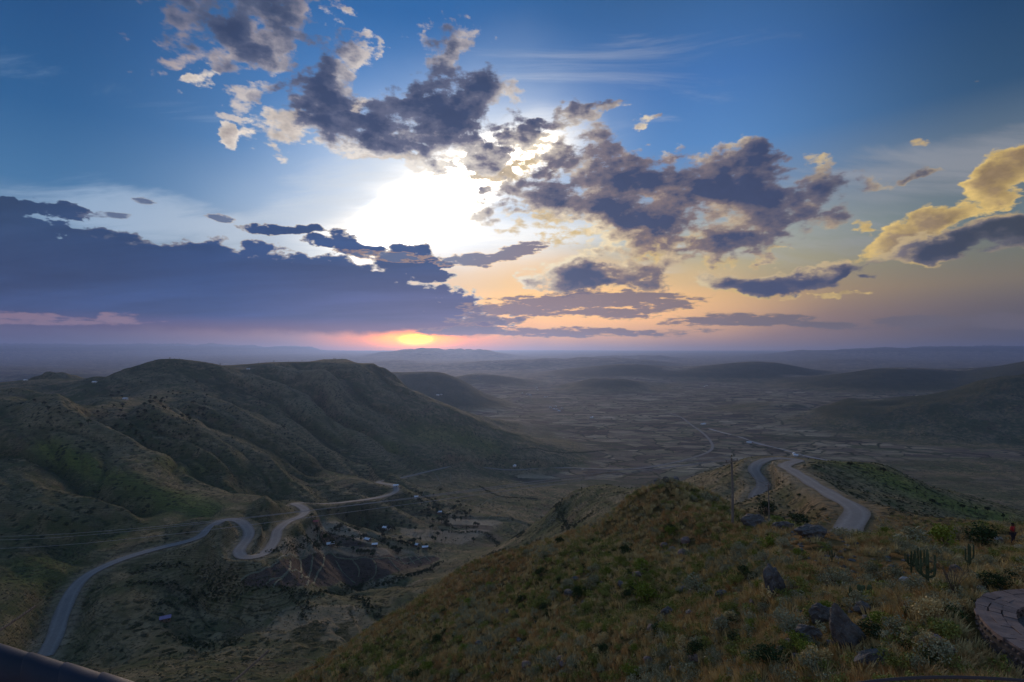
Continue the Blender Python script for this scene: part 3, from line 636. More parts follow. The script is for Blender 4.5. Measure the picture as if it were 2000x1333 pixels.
def ground_material():
    m, T = mat('ground_cover')
    g = T.n('ShaderNodeNewGeometry'); P = g.outputs['Position']
    sp = T.n('ShaderNodeSeparateXYZ'); T.put(sp.inputs[0], P); Zp = sp.outputs[2]; Yp = sp.outputs[1]
    at = T.n('ShaderNodeAttribute', attribute_name='cover'); ac = T.n('ShaderNodeSeparateColor'); T.put(ac.inputs[0], at.outputs['Color'])
    field, green, brown = ac.outputs; terr_ = at.outputs['Alpha']
    P2 = T.v('MULTIPLY', P, (1, 1, 0.0))
    nA = T.noise(P, 1 / 90, 5, 0.55); nB = T.noise(P, 1 / 14, 6, 0.6); nC = T.noise(P, 1 / 2.2, 5, 0.65); nD = T.noise(P, 2.2, 4, 0.6)
    dry = T.mix(T.mr(nB, 0.35, 0.65), (0.11, 0.09, 0.05), (0.19, 0.15, 0.085))
    olive = T.mix(T.mr(nC, 0.35, 0.65), (0.042, 0.052, 0.022), (0.075, 0.082, 0.034))
    c = T.mix(T.mr(T.m('MULTIPLY_ADD', nA, 0.6, T.m('MULTIPLY', nB, 0.6)), 0.50, 0.72, interp='SMOOTHSTEP'), olive, dry)
    c = T.mix(T.mr(T.noise(P, 1 / 33, 4, 0.6), 0.55, 0.68, 0, 0.55), c, (0.095, 0.062, 0.042))
    c = T.mix(T.m('MULTIPLY', brown, T.mr(nB, 0.3, 0.6, 0.5, 1.0)), c, T.mix(nC, (0.17, 0.115, 0.045), (0.12, 0.085, 0.045)))
    c = T.mix(T.m('MULTIPLY', green, T.mr(nB, 0.35, 0.6, 0.55, 1.0)), c, T.mix(nC, (0.078, 0.115, 0.016), (0.13, 0.155, 0.028)))
    at2 = T.n('ShaderNodeAttribute', attribute_name='cover_two'); a2 = T.n('ShaderNodeSeparateColor'); T.put(a2.inputs[0], at2.outputs['Color'])
    scrub_shade, ridge, plough = a2.outputs; tan_ = at2.outputs['Alpha']
    c = T.mix(T.m('MULTIPLY', ridge, T.mr(nB, 0.35, 0.6, 0.3, 0.95)), c, (0.19, 0.16, 0.095))  # dry ridges, paled in the colour to bring out the relief
    c = T.mix(T.m('MULTIPLY', scrub_shade, T.mr(nC, 0.3, 0.6, 0.5, 0.95)), c, (0.020, 0.032, 0.011))  # gully shade painted in with the dark scrub of slopes and far hills
    # scrub: dark bushes seen from afar
    v1 = T.n('ShaderNodeTexVoronoi', feature='F1'); T.put(v1.inputs['Vector'], T.v('ADD', P, T.v('SCALE', T.noise(P, 1 / 9, 2, 0.5, color=True), s=9.0))); v1.inputs['Scale'].default_value = 1 / 6.5
    v2 = T.n('ShaderNodeTexVoronoi', feature='F1'); T.put(v2.inputs['Vector'], P); v2.inputs['Scale'].default_value = 1 / 2.2
    dens = T.mr(T.noise(P, 1 / 60, 4, 0.6), 0.32, 0.55)
    s1 = T.m('MULTIPLY', T.mr(v1.outputs['Distance'], 0.40, 0.22), dens)
    s2 = T.m('MULTIPLY', T.mr(v2.outputs['Distance'], 0.42, 0.2), T.mr(nB, 0.42, 0.6))
    notfield = T.m('SUBTRACT', 1.0, T.m('MULTIPLY', field, 0.9))
    c = T.mix(T.m('MULTIPLY', T.m('MAXIMUM', T.m('MULTIPLY', s1, 0.95), T.m('MULTIPLY', s2, 0.75)), notfield), c, (0.012, 0.019, 0.008))
    # ploughed and stubble fields, low banks of scrub between them
    wv = T.v('SUBTRACT', T.noise(P2, 1 / 170, 3, 0.5, color=True), (0.5, 0.5, 0.5))
    FP = T.v('ADD', T.mapping(P2, rot=(0, 0, 0.25), scale=(1.0, 1.7, 1.0)), T.v('SCALE', wv, s=170.0))
    fv = T.n('ShaderNodeTexVoronoi', feature='F1'); T.put(fv.inputs['Vector'], FP); fv.inputs['Scale'].default_value = 1 / 88
    fe = T.n('ShaderNodeTexVoronoi', feature='DISTANCE_TO_EDGE'); T.put(fe.inputs['Vector'], FP); fe.inputs['Scale'].default_value = 1 / 88
    fv2 = T.n('ShaderNodeTexVoronoi', feature='F1'); T.put(fv2.inputs['Vector'], T.mapping(FP, rot=(0, 0, 0.5), scale=(0.8, 1.6, 1))); fv2.inputs['Scale'].default_value = 1 / 75
    rc = T.n('ShaderNodeSeparateColor'); T.put(rc.inputs[0], fv.outputs['Color'])
    rc2 = T.n('ShaderNodeSeparateColor'); T.put(rc2.inputs[0], fv2.outputs['Color'])
    fc = T.ramp(T.m('MULTIPLY_ADD', rc2.outputs[0], 0.45, T.m('MULTIPLY', rc.outputs[0], 0.55)), [(0.12, (0.034, 0.028, 0.026)), (0.34, (0.090, 0.073, 0.058)), (0.5, (0.16, 0.13, 0.092)), (0.62, (0.24, 0.205, 0.145)), (0.74, (0.060, 0.070, 0.032)), (0.9, (0.31, 0.27, 0.20))])
    fc = T.mix(T.mr(nB, 0.3, 0.7, 0.0, 0.35), fc, (0.06, 0.055, 0.04))
    hedge = T.m('MULTIPLY', T.mr(T.m('MULTIPLY_ADD', T.m('SUBTRACT', nB, 0.5), -0.12, fe.outputs['Distance']), 0.02, 0.055, 1.0, 0.0), T.mr(T.noise(P2, 1 / 120, 3, 0.5), 0.35, 0.5, 0.25, 1.0))
    fc = T.mix(hedge, fc, (0.018, 0.026, 0.011))
    wood = T.m('MULTIPLY', T.mr(T.noise(T.mapping(P2, scale=(1, 2.2, 1)), 1 / 300, 6, 0.62, dist=0.8), 0.56, 0.62), 0.9)
    fc = T.mix(wood, fc, T.mix(T.mr(nC, .35, .65), (0.020, 0.030, 0.014), (0.05, 0.06, 0.03)))
    spot = T.m('MULTIPLY', T.mr(T.noise(P2, 1 / 26, 3, 0.5), 0.70, 0.74), 0.8)
    fc = T.mix(spot, fc, (0.32, 0.28, 0.21))
    c = T.mix(T.m('MULTIPLY', field, T.mr(nB, 0.25, 0.45, 0.7, 1.0)), c, fc)
    c = T.mix(T.m('MULTIPLY', plough, T.mr(nC, 0.3, 0.6, 0.75, 1.0)), c, T.mix(nB, (0.040, 0.030, 0.030), (0.075, 0.055, 0.048)))
    c = T.mix(T.m('MULTIPLY', tan_, T.mr(nC, 0.3, 0.6, 0.6, 1.0)), c, T.mix(nB, (0.15, 0.12, 0.082), (0.25, 0.205, 0.145)))
    # contour lines: grass growing on the risers between treads
    zz = T.m('MULTIPLY_ADD', T.noise(P2, 1 / 38, 3, 0.5), 5.0, Zp)
    fr = T.m('FRACT', T.m('DIVIDE', zz, 3.6))
    ln = T.m('MULTIPLY', T.mr(T.m('ABSOLUTE', T.m('SUBTRACT', fr, 0.5)), 0.13, 0.05), T.mr(nC, 0.35, 0.5, 0.3, 1.0))
    c = T.mix(T.m('MULTIPLY', ln, terr_), c, (0.026, 0.030, 0.014))
    fr2 = T.m('FRACT', T.m('DIVIDE', T.m('MULTIPLY_ADD', nB, 2.2, Zp), 1.15))
    c = T.mix(T.m('MULTIPLY', T.m('MULTIPLY', T.mr(T.m('ABSOLUTE', T.m('SUBTRACT', fr2, 0.5)), 0.2, 0.05, 0, 0.45), notfield), T.mr(Yp, 120, 240)), c, (0.03, 0.03, 0.016))
    # crumbs of stone and straw close by
    c = T.mix(T.mr(nD, 0.58, 0.72, 0, 0.6), c, (0.19, 0.16, 0.11))
    c = T.mix(T.mr(nD, 0.42, 0.3, 0, 0.6), c, (0.03, 0.026, 0.018))
    c = T.v('SCALE', c, s=1.3)
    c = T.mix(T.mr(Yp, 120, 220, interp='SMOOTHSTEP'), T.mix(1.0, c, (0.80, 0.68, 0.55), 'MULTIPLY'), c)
    h = T.m('ADD', T.m('MULTIPLY', nC, 0.55), T.m('ADD', T.m('MULTIPLY', nD, 0.10), T.m('MULTIPLY', T.m('ADD', s1, s2), 0.7)))
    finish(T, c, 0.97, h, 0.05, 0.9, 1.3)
    return m
# where the cover changes
F_ = np.clip(smooth(950, 1250, DD) * (1 - smooth(0.05, 0.14, SL)), 0, 1)
F_ = np.maximum(F_, (1 - smooth(0.10, 0.2, SL)) * smooth(560, 640, DD) * smooth(-0.32, -0.22, UU) * (1 - smooth(0.02, .1, UU)))
F_ = np.maximum(F_, blobm(-165, 500, 75, 75, XX, YY) * 1.5 * (ZZ < -168))
F_ = np.clip(F_, 0, 1) * (ZZ < -165) * (DD > 330)
F_ = F_ * (1 - 0.85 * smooth(0.19, .13, np.hypot(UU - .17, (np.log(DD) - math.log(455)) / 1.2)))
Gm = np.zeros_like(ZZ)
def gline(pts, w, a=1.0):
    global Gm
    G = hits(pts); G = resample_line(catmull(G, 6), w * 0.5)
    y0, y1 = G[:, 1].min() - 3 * w, G[:, 1].max() + 3 * w
    r0, r1 = np.searchsorted(VROWS, math.log(max(6, y0))), np.searchsorted(VROWS, math.log(y1))
    best = np.zeros((r1 - r0, NU))
    for g in G: best = np.maximum(best, np.exp(-(((XX[r0:r1] - g[0]) ** 2 + (YY[r0:r1] - g[1]) ** 2) / w ** 2)))
    Gm[r0:r1] = np.maximum(Gm[r0:r1], best * a)
gline([(90,870),(150,900),(220,930),(300,960),(360,985),(410,998)], 13, .8)
gline([(300,955),(350,968),(400,990)], 12, .75)
gline([(330,905),(380,925)], 16, .5); gline([(620,800),(700,850),(760,880)], 30, .5); gline([(800,850),(900,860),(950,870)], 40, .45)
gline([(60,1090),(120,1100),(60,1130)], 14, .35)
gline([(1700,915),(1780,955),(1860,985),(1950,1010)], 22, .7); gline([(1650,905),(1740,930)], 14, .4)
Gm = np.maximum(Gm, near * 0.0)
Bm = near * 0.75 + blobm(120, 110, 20, 40, XX, YY) * .6 + blobm(75, 190, 25, 40, XX, YY) * .5
Tm = np.clip(tmask + blobm(-170, 380, 70, 40, XX, YY) * .5, 0, 1) * (1 - F_ * .6)
PL = np.zeros_like(ZZ); TN = np.zeros_like(ZZ)
def paint(arr, poly, soft=1.5):
    G = hits(catmull(np.c_[np.array(poly + poly[:1], float), np.zeros(len(poly) + 1)], 5)[:, :2]); x0, x1, y0, y1 = G[:,0].min(), G[:,0].max(), G[:,1].min(), G[:,1].max()
    ra, rb = np.searchsorted(VROWS, math.log(y0)), np.searchsorted(VROWS, math.log(y1)) + 1
    X_, Y_ = XX[ra:rb], YY[ra:rb]; ins = np.zeros(X_.shape, bool)
    for i in range(len(G) - 1):
        (xa, ya), (xb, yb) = G[i, :2], G[i + 1, :2]
        if ya != yb: ins ^= ((Y_ > min(ya, yb)) & (Y_ <= max(ya, yb)) & (X_ < xa + (Y_ - ya) * (xb - xa) / (yb - ya)))
    arr[ra:rb] = np.maximum(arr[ra:rb], ins)
paint(PL, [(545,1096),(634,1083),(720,1090),(850,1088),(842,1101),(780,1116),(722,1136),(600,1146),(470,1140)])
paint(PL, [(670,1062),(700,1058),(715,1066),(695,1076),(672,1072)])
paint(TN, [(596,1072),(640,1066),(720,1070),(800,1075),(800,1083),(700,1087),(640,1080),(600,1082)])
paint(TN, [(780,1030),(850,1036),(935,1040),(905,1062),(850,1060),(790,1046)])
paint(TN, [(555,1052),(600,1048),(630,1062),(620,1080),(570,1090),(545,1075)])
paint(TN, [(560,1185),(690,1183),(720,1205),(735,1238),(640,1252),(520,1245),(540,1205)])
TN *= np.where((YY < 360) & (UU < -.2), .45, .8)
F_ = F_ * (1 - PL)
for _L in (LINE_L, LINE_R):                        # bare earth thrown up along the roads
    _y0, _y1 = _L[:, 1].min() - 20, min(_L[:, 1].max() + 20, 1000)
    _a, _b = np.searchsorted(VROWS, math.log(_y0)), np.searchsorted(VROWS, math.log(_y1))
    for _r in range(_a, _b):
        _c = np.nonzero((XX[_r] > _L[:, 0].min() - 20) & (XX[_r] < _L[:, 0].max() + 20))[0]; _Ls = _L[np.abs(_L[:, 1] - YY[_r, 0]) < 22]
        if len(_c) and len(_Ls):
            _d = np.sqrt(((XX[_r, _c][:, None] - _Ls[None, :, 0]) ** 2 + (YY[_r, 0] - _Ls[None, :, 1]) ** 2).min(1))
            TN[_r, _c] = np.maximum(TN[_r, _c], (1 - smooth(5.5, 12 + 4 * gnoise(XX[_r, _c] / 9, YY[_r, _c] / 9, 111), _d)) * .6)
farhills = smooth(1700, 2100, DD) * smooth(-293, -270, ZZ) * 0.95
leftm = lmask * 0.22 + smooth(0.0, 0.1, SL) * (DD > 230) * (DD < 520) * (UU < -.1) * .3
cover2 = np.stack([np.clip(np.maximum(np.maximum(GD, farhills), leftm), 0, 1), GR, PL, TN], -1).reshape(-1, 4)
cover = np.stack([F_, np.clip(Gm, 0, 1), np.clip(Bm, 0, 1), Tm], -1).reshape(-1, 4)
ZZ = ZZ + TILT * YY; HOR = HOR_EYE
for _L in (LINE_L, LINE_R): _L[:, 2] += TILT * _L[:, 1]
_V = np.stack([XX, YY, ZZ], -1).reshape(-1, 3)
_I = np.arange(NV * NU).reshape(NV, NU)
_F = np.stack([_I[:-1, :-1], _I[:-1, 1:], _I[1:, 1:], _I[1:, :-1]], -1).reshape(-1, 4)
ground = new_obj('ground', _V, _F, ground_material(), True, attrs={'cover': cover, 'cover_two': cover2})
tag(ground, 'dry grassy mountain slopes dropping to a broad patchwork valley', kind='structure')
del _V, _F, cover

# ------------------------------------------------------------------ roads
def road_mat():
    m, T = mat('gravel_road')
    uv = T.n('ShaderNodeAttribute', attribute_name='across'); s = T.n('ShaderNodeSeparateColor'); T.put(s.inputs[0], uv.outputs['Color'])
    P = T.n('ShaderNodeNewGeometry').outputs['Position']
    n = T.noise(P, 0.8, 6, 0.65); n2 = T.noise(P, 1 / 9, 4, 0.6)
    c = T.mix(T.mr(n2, 0.3, 0.7), (0.135, 0.137, 0.14), (0.195, 0.194, 0.19))
    w = T.m('PINGPONG', T.m('MULTIPLY', s.outputs[0], 4.0), 1.0)
    c = T.mix(T.m('MULTIPLY', T.mr(w, 0.55, 0.95), 0.45), c, (0.25, 0.247, 0.24))
    e = T.m('ABSOLUTE', T.m('SUBTRACT', s.outputs[0], 0.5))
    c = T.mix(T.mr(T.m('MULTIPLY_ADD', T.m('SUBTRACT', n, 0.5), 0.3, e), 0.36, 0.5), c, (0.12, 0.105, 0.08))
    c = T.mix(T.mr(n, 0.35, 0.65, 0.0, 0.5), c, (0.13, 0.125, 0.115))
    finish(T, c, 0.9, n, 0.2, 0.4, 0.1)
    return m
RM = road_mat()
def road(name, L, hw, label):
    t = np.gradient(L[:, :2], axis=0); t /= np.linalg.norm(t, axis=1)[:, None]; nrm = np.c_[-t[:, 1], t[:, 0]]
    cols = 7; k = len(L); Vs = []; At = []
    for j in range(cols):
        f = j / (cols - 1); o = (f * 2 - 1) * (hw + 0.5 * np.sin(np.arange(k) * 0.37 + f * 3) * (abs(f - .5) > .4))
        Vs.append(np.c_[L[:, :2] + nrm * np.reshape(o, (-1, 1)), L[:, 2] + 0.12 * (1 - (2 * f - 1) ** 2)])
        At.append(np.c_[np.full((k, 1), f), np.zeros((k, 3))])
    Fs = [[j * k + i, (j + 1) * k + i, (j + 1) * k + i + 1, j * k + i + 1] for j in range(cols - 1) for i in range(k - 1)]
    o = new_obj(name, np.vstack(Vs), np.array(Fs)[:, ::-1], RM, True, attrs={'across': np.vstack(At)})
    return tag(o, label, kind='structure')
nL = next(i for i, p in enumerate(LINE_L) if p[1] > 800 and p[0] > -215) if False else None
road('road', LINE_L, 4.4, 'grey gravel road winding down the mountain flank into the valley')
road('road', LINE_R, 3.4, 'grey gravel road doubling back round the spur on the right')

RV = resample_line(catmull(hits([(1385,838,900),(1430,850,900),(1478,866,900),(1530,879,900),(1565,889,900),(1610,899,900),(1680,915,700)]), 8), 8.0)
RV[:, 2] = height(RV[:, 0], RV[:, 1]) + 0.5
def river():
    t = np.gradient(RV[:, :2], axis=0); t /= np.linalg.norm(t, axis=1)[:, None]; nr = np.c_[-t[:, 1], t[:, 0]]; k = len(RV)
    w = 5 + 2.5 * np.sin(np.arange(k) * .21) + 2 * np.sin(np.arange(k) * .53 + 1)
    A = RV.copy(); B = RV.copy(); A[:, :2] += nr * w[:, None]; B[:, :2] -= nr * w[:, None]; C = RV + (0, 0, .3)
    m_, T = mat('pale_river_gravel'); n = T.noise(T.n('ShaderNodeNewGeometry').outputs['Position'], 1 / 14, 5, .6)
    finish(T, T.mix(T.mr(n, .42, .6), (0.13, 0.13, 0.135), (0.06, 0.075, 0.10)), .35, None, .5)
    return tag(new_obj('river', np.vstack([A, C, B]), np.array([[j*k+i, j*k+i+1, (j+1)*k+i+1, (j+1)*k+i] for j in range(2) for i in range(k-1)]), m_), 'shallow river winding through pale gravel on the valley floor', kind='structure')
river()
# ------------------------------------------------------------------ haze in the valley air
hb = bpy.data.meshes.new('haze')
x0, x1, y0, y1, z0, z1 = -48000, 48000, -3000, 33000, -420, 540
hb.from_pydata([(x0,y0,z0),(x1,y0,z0),(x1,y1,z0),(x0,y1,z0),(x0,y0,z1),(x1,y0,z1),(x1,y1,z1),(x0,y1,z1)], [], [(0,3,2,1),(4,5,6,7),(0,1,5,4),(1,2,6,5),(2,3,7,6),(3,0,4,7)])
hm = bpy.data.materials.new('haze'); hm.use_nodes = True; hm.node_tree.nodes.clear()
pv = hm.node_tree.nodes.new('ShaderNodeVolumePrincipled'); pv.inputs['Density'].default_value = HAZE_D
pv.inputs['Color'].default_value = HAZE_C; pv.inputs['Anisotropy'].default_value = 0.6
ho = hm.node_tree.nodes.new('ShaderNodeOutputMaterial'); hm.node_tree.links.new(pv.outputs[0], ho.inputs['Volume'])
hb.materials.append(hm); haze = bpy.data.objects.new('haze', hb); sc.collection.objects.link(haze)
tag(haze, 'blue evening haze filling the valley', kind='stuff')

# grass banks between the near fields
bank_lines = [[(545,1096),(510,1115),(470,1134)],[(568,1097),(562,1117),(519,1142)],[(588,1096),(585,1117),(533,1148)],[(611,1088),(608,1107),(588,1130)],[(634,1083),(631,1105),(617,1128),(599,1144)],
 [(655,1095),(671,1120),(694,1140)],[(688,1093),(701,1112),(700,1128)],[(726,1091),(734,1105),(733,1122),(720,1136)],[(757,1089),(768,1102),(782,1116)],[(779,1089),(792,1104)],[(798,1088),(810,1103)],[(811,1086),(824,1100)],[(828,1086),(842,1098)],
 [(540,1096),(634,1082),(660,1090),(730,1091),(850,1086)],[(600,1070),(640,1066),(700,1068)],[(690,1040),(740,1046),(800,1044)],[(600,1060),(640,1045),(690,1034)],
 [(790,940),(860,948),(930,956)],[(800,965),(830,958),(860,945),(850,925)],[(880,925),(885,945),(930,960)],[(930,990),(960,975),(985,968)],[(860,985),(920,975),(985,985)],[(900,1000),(950,1015),(1000,990)],[(1000,940),(1040,948),(1100,945)]]
B_m = MBx = None
def ribbons(name, lines, hw, hh, mt, label, step=1.6):
    Vv = []; Ff = []; nn_ = 0
    for L in lines:
        G = resample_line(catmull(hits([(a, b, 230) for a, b in L]), 6), step); k = len(G)
        if k < 3: continue
        t = np.gradient(G[:, :2], axis=0); t /= np.linalg.norm(t, axis=1)[:, None] + 1e-9; nr = np.c_[-t[:, 1], t[:, 0]]
        prof = ((-1, -.3), (-.45, .8), (0.1, 1.0), (.55, .7), (1, -.3))
        for o_, z_ in prof:
            w = hw * rng.uniform(.6, 1.3, k); xy = G[:, :2] + nr * (o_ * w)[:, None]
            Vv.append(np.c_[xy, height(xy[:, 0], xy[:, 1]) + z_ * hh * rng.uniform(.5, 1.3, k)])
        for j in range(4):
            for i in range(k - 1): Ff.append((nn_ + j*k + i, nn_ + (j+1)*k + i, nn_ + (j+1)*k + i + 1, nn_ + j*k + i + 1))
        nn_ += 5 * k
    return tag(new_obj(name, np.vstack(Vv), Ff, mt), label, kind='stuff')
# ------------------------------------------------------------------ mesh builders
class MB:
    def __init__(self): self.v = []; self.f = []; self.n = 0
    def add(self, v, f):
        self.v.append(np.asarray(v, float).reshape(-1, 3)); self.f += [tuple(i + self.n for i in q) for q in f]; self.n += len(self.v[-1])
    def box(self, c, s, rot=0.0, tilt=None):
        x, y, z = np.array(s) / 2
        v = np.array([(-x,-y,-z),(x,-y,-z),(x,y,-z),(-x,y,-z),(-x,-y,z),(x,-y,z),(x,y,z),(-x,y,z)])
        R = np.array(Matrix.Rotation(rot, 3, 'Z'))
        if tilt is not None: R = R @ np.array(tilt)
        self.add(v @ R.T + np.array(c), [(0,3,2,1),(4,5,6,7),(0,1,5,4),(1,2,6,5),(2,3,7,6),(3,0,4,7)])
    def tube(self, pts, rad, k=6, cap=True):
        P = np.asarray(pts, float); n = len(P); rad = np.broadcast_to(rad, (n,))
        T = np.gradient(P, axis=0); T /= np.linalg.norm(T, axis=1)[:, None] + 1e-9
        up = np.array([0, 0, 1.0]) if abs(T[0, 2]) < 0.9 else np.array([1.0, 0, 0]); vs = []
        a = np.cross(T[0], up); a /= np.linalg.norm(a)
        for i in range(n):
            a = a - T[i] * (a @ T[i]); a /= np.linalg.norm(a) + 1e-9; b = np.cross(T[i], a)
            th = np.arange(k) * 2 * np.pi / k
            vs.append(P[i] + rad[i] * (np.cos(th)[:, None] * a + np.sin(th)[:, None] * b))
        f = [(i*k+j, i*k+(j+1)%k, (i+1)*k+(j+1)%k, (i+1)*k+j) for i in range(n-1) for j in range(k)]
        if cap: f += [tuple(range(k))[::-1], tuple((n-1)*k + j for j in range(k))]
        self.add(np.vstack(vs), f)
    def leaves(self, C, size, r, normal=None, asp=0.55):
        """small leaf quads (diamonds) at the points C"""
        C = np.asarray(C); n = len(C)
        a = r.normal(size=(n, 3)); a /= np.linalg.norm(a, axis=1)[:, None]
        b = r.normal(size=(n, 3)); b -= a * (a * b).sum(1)[:, None]; b /= np.linalg.norm(b, axis=1)[:, None]
        s = (size * r.uniform(0.6, 1.4, n))[:, None]
        v = np.stack([C - a * s, C + b * s * asp, C + a * s, C - b * s * asp], 1).reshape(-1, 3)
        base = np.arange(n) * 4
        self.v.append(v); self.f += [tuple(q + self.n) for q in np.stack([base, base+1, base+2, base+3], 1)]; self.n += len(v)
    def mesh(self, name, mat_=None, shade=False):
        me = bpy.data.meshes.new(name); me.from_pydata(np.vstack(self.v).tolist(), [], self.f)
        if mat_: me.materials.append(mat_)
        if shade: me.polygons.foreach_set('use_smooth', np.ones(len(me.polygons), dtype=bool))
        return me
    def obj(self, name, mat_=None, parent=None, loc=None, shade=False):
        o = bpy.data.objects.new(name, self.mesh(name, mat_, shade)); sc.collection.objects.link(o)
        if parent: o.parent = parent
        if loc is not None: o.location = loc
        return o
def empty(name, loc, rz=0.0):
    o = bpy.data.objects.new(name, None); sc.collection.objects.link(o); o.location = loc; o.rotation_euler = (0, 0, rz); o.empty_display_size = 0.2
    return o
def link(name, me, parent=None, loc=(0, 0, 0), rz=0.0, s=1.0):
    o = bpy.data.objects.new(name, me); sc.collection.objects.link(o)
    if parent: o.parent = parent
    o.location = loc; o.rotation_euler = (0, 0, rz); o.scale = (s, s, s) if not isinstance(s, (tuple, list)) else s
    return o
def copy_tree(o, parent=None):
    c = o.copy(); sc.collection.objects.link(c)
    if parent: c.parent = parent
    for ch in list(o.children): copy_tree(ch, c)
    return c
def at(px, py, dmin=0): 
    g = hits([(px, py, dmin)])[0]; return np.array([g[0], g[1], h1(g[0], g[1])])

def leafmat(name, a, b, scale=6.0):
    m, T = mat(name)
    P = T.n('ShaderNodeNewGeometry').outputs['Position']; n = T.noise(P, scale, 3, 0.6); n2 = T.noise(P, 0.35, 3, 0.6)
    oi = T.n('ShaderNodeObjectInfo').outputs['Random']
    c = T.mix(T.mr(T.m('ADD', n, T.m('MULTIPLY', T.m('SUBTRACT', n2, 0.5), 0.8)), 0.3, 0.7), a, b)
    c = T.mix(T.m('MULTIPLY', oi, 0.45), c, tuple(x * 0.5 for x in a))
    finish(T, c, 0.8, None, 0.15)
    return m
LM = {
 'straw': leafmat('dry_straw', (0.42, 0.32, 0.13), (0.64, 0.51, 0.24)),
 'rust': leafmat('rusty_grass', (0.36, 0.22, 0.085), (0.52, 0.35, 0.15)),
 'olive': leafmat('olive_leaf', (0.15, 0.165, 0.035), (0.27, 0.27, 0.065)),
 'lime': leafmat('yellow_green_leaf', (0.13, 0.17, 0.02), (0.215, 0.25, 0.035)),
 'silver': leafmat('grey_green_leaf', (0.20, 0.20, 0.11), (0.36, 0.35, 0.21)),
 'dark': leafmat('dark_green_leaf', (0.022, 0.042, 0.014), (0.045, 0.075, 0.022)),
 'scrub': leafmat('scrub_leaf', (0.032, 0.042, 0.020), (0.075, 0.085, 0.042), 1.0),
 'pale': leafmat('pale_scrub_leaf', (0.10, 0.11, 0.075), (0.16, 0.165, 0.115), 1.0),
}
BARK = simple('bark', (0.06, 0.045, 0.032), 0.95, 20)
TWIG = simple('twig', (0.10, 0.08, 0.055), 0.95, 30)
ROCK = None
def rock_material():
    m, T = mat('basalt_rock')
    P = T.n('ShaderNodeTexCoord').outputs['Object']
    n = T.noise(P, 2.2, 7, 0.62); n2 = T.noise(P, 11, 5, 0.65)
    c = T.mix(T.mr(n, 0.3, 0.7), (0.045, 0.042, 0.040), (0.135, 0.128, 0.12))
    c = T.mix(T.mr(n2, 0.55, 0.7, 0, 0.7), c, (0.19, 0.18, 0.15))
    finish(T, c, 0.88, T.m('ADD', n, T.m('MULTIPLY', n2, 0.5)), 0.3, 0.8, 0.15)
    return m
ROCK = rock_material()
def rock_mat2(name, a, b):
    m, T = mat(name); P = T.n('ShaderNodeNewGeometry').outputs['Position']
    n = T.noise(P, 3.5, 6, 0.62); oi = T.n('ShaderNodeObjectInfo').outputs['Random']
    c = T.mix(T.m('ADD', T.mr(n, 0.3, 0.7, 0, 0.7), T.m('MULTIPLY', oi, 0.4)), a, b)
    finish(T, c, 0.9, n, 0.25, 0.6, 0.05); return m
STONE_RED = rock_mat2('reddish_stone', (0.10, 0.072, 0.065), (0.19, 0.145, 0.13))
STONE_PALE = rock_mat2('pale_stone', (0.22, 0.21, 0.20), (0.36, 0.35, 0.33))
STONE_RUB = rock_mat2('rubble_stone', (0.08, 0.065, 0.055), (0.20, 0.15, 0.125))

def tuft(r, n, h, spread, lean=0.5, w=0.012):
    b = MB(); vs = []; fs = []
    for i in range(n):
        a = r.uniform(0, 2 * np.pi); rr = spread * r.uniform(0, 1) ** 0.7; hh = h * r.uniform(0.5, 1.15)
        p0 = np.array([rr * math.cos(a), rr * math.sin(a), -0.04]); d = np.array([math.cos(a), math.sin(a), 0]) * lean * r.uniform(0.2, 1.2) * hh + r.normal(0, 0.08 * h, 3) * (1, 1, 0)
        s = np.array([-math.sin(a + 1), math.cos(a + 1), 0]) * w * r.uniform(0.7, 1.5)
        p1 = p0 + d * 0.35 + (0, 0, hh * 0.6); p2 = p0 + d + (0, 0, hh)
        k = len(vs); vs += [p0 - s, p0 + s, p1 + s * .8, p1 - s * .8, p2]; fs += [(k, k+1, k+2, k+3), (k+3, k+2, k+4)]
    b.add(vs, fs); return b
def shrub_parts(r, n, w, h, leaf, dome=1.0, clumps=9):
    """leaf mass made of several clumps, and the stems that carry them"""
    L = MB(); S = MB(); cs = []
    for i in range(clumps):
        a = r.uniform(0, 2 * np.pi); q = r.uniform(0.1, 0.95) ** 0.6
        c = np.array([math.cos(a) * w * 0.5 * q * 0.75, math.sin(a) * w * 0.5 * q * 0.75, h * (0.72 - 0.35 * q * q * dome) * r.uniform(0.75, 1.1)])
        cs.append(c); rad = w * r.uniform(0.13, 0.24)
        k = n // clumps; d = r.normal(size=(k, 3)); d /= np.linalg.norm(d, axis=1)[:, None]
        P = c + d * rad * (r.uniform(0.25, 1.1, k) ** 0.6)[:, None] * (1, 1, 0.8)
        P[:, 2] = np.maximum(P[:, 2], 0.03 * h); L.leaves(P, leaf, r)
        m1 = c * (0.35, 0.35, 0.5) + r.normal(0, w * 0.03, 3)
        S.tube([(0.02 * c[0], 0.02 * c[1], -0.15), m1, c], [0.035 * w * .6, 0.022 * w * .6, 0.008 * w * .6], 4, False)
    # low skirt of leaves so the bush sits on the ground
    k = n // 5; a = r.uniform(0, 2 * np.pi, k); q = r.uniform(0, 1, k) ** 0.5
    L.leaves(np.c_[np.cos(a) * w * .36 * q, np.sin(a) * w * .36 * q, r.uniform(0.0, 0.3, k) * h], leaf, r)
    return L, S
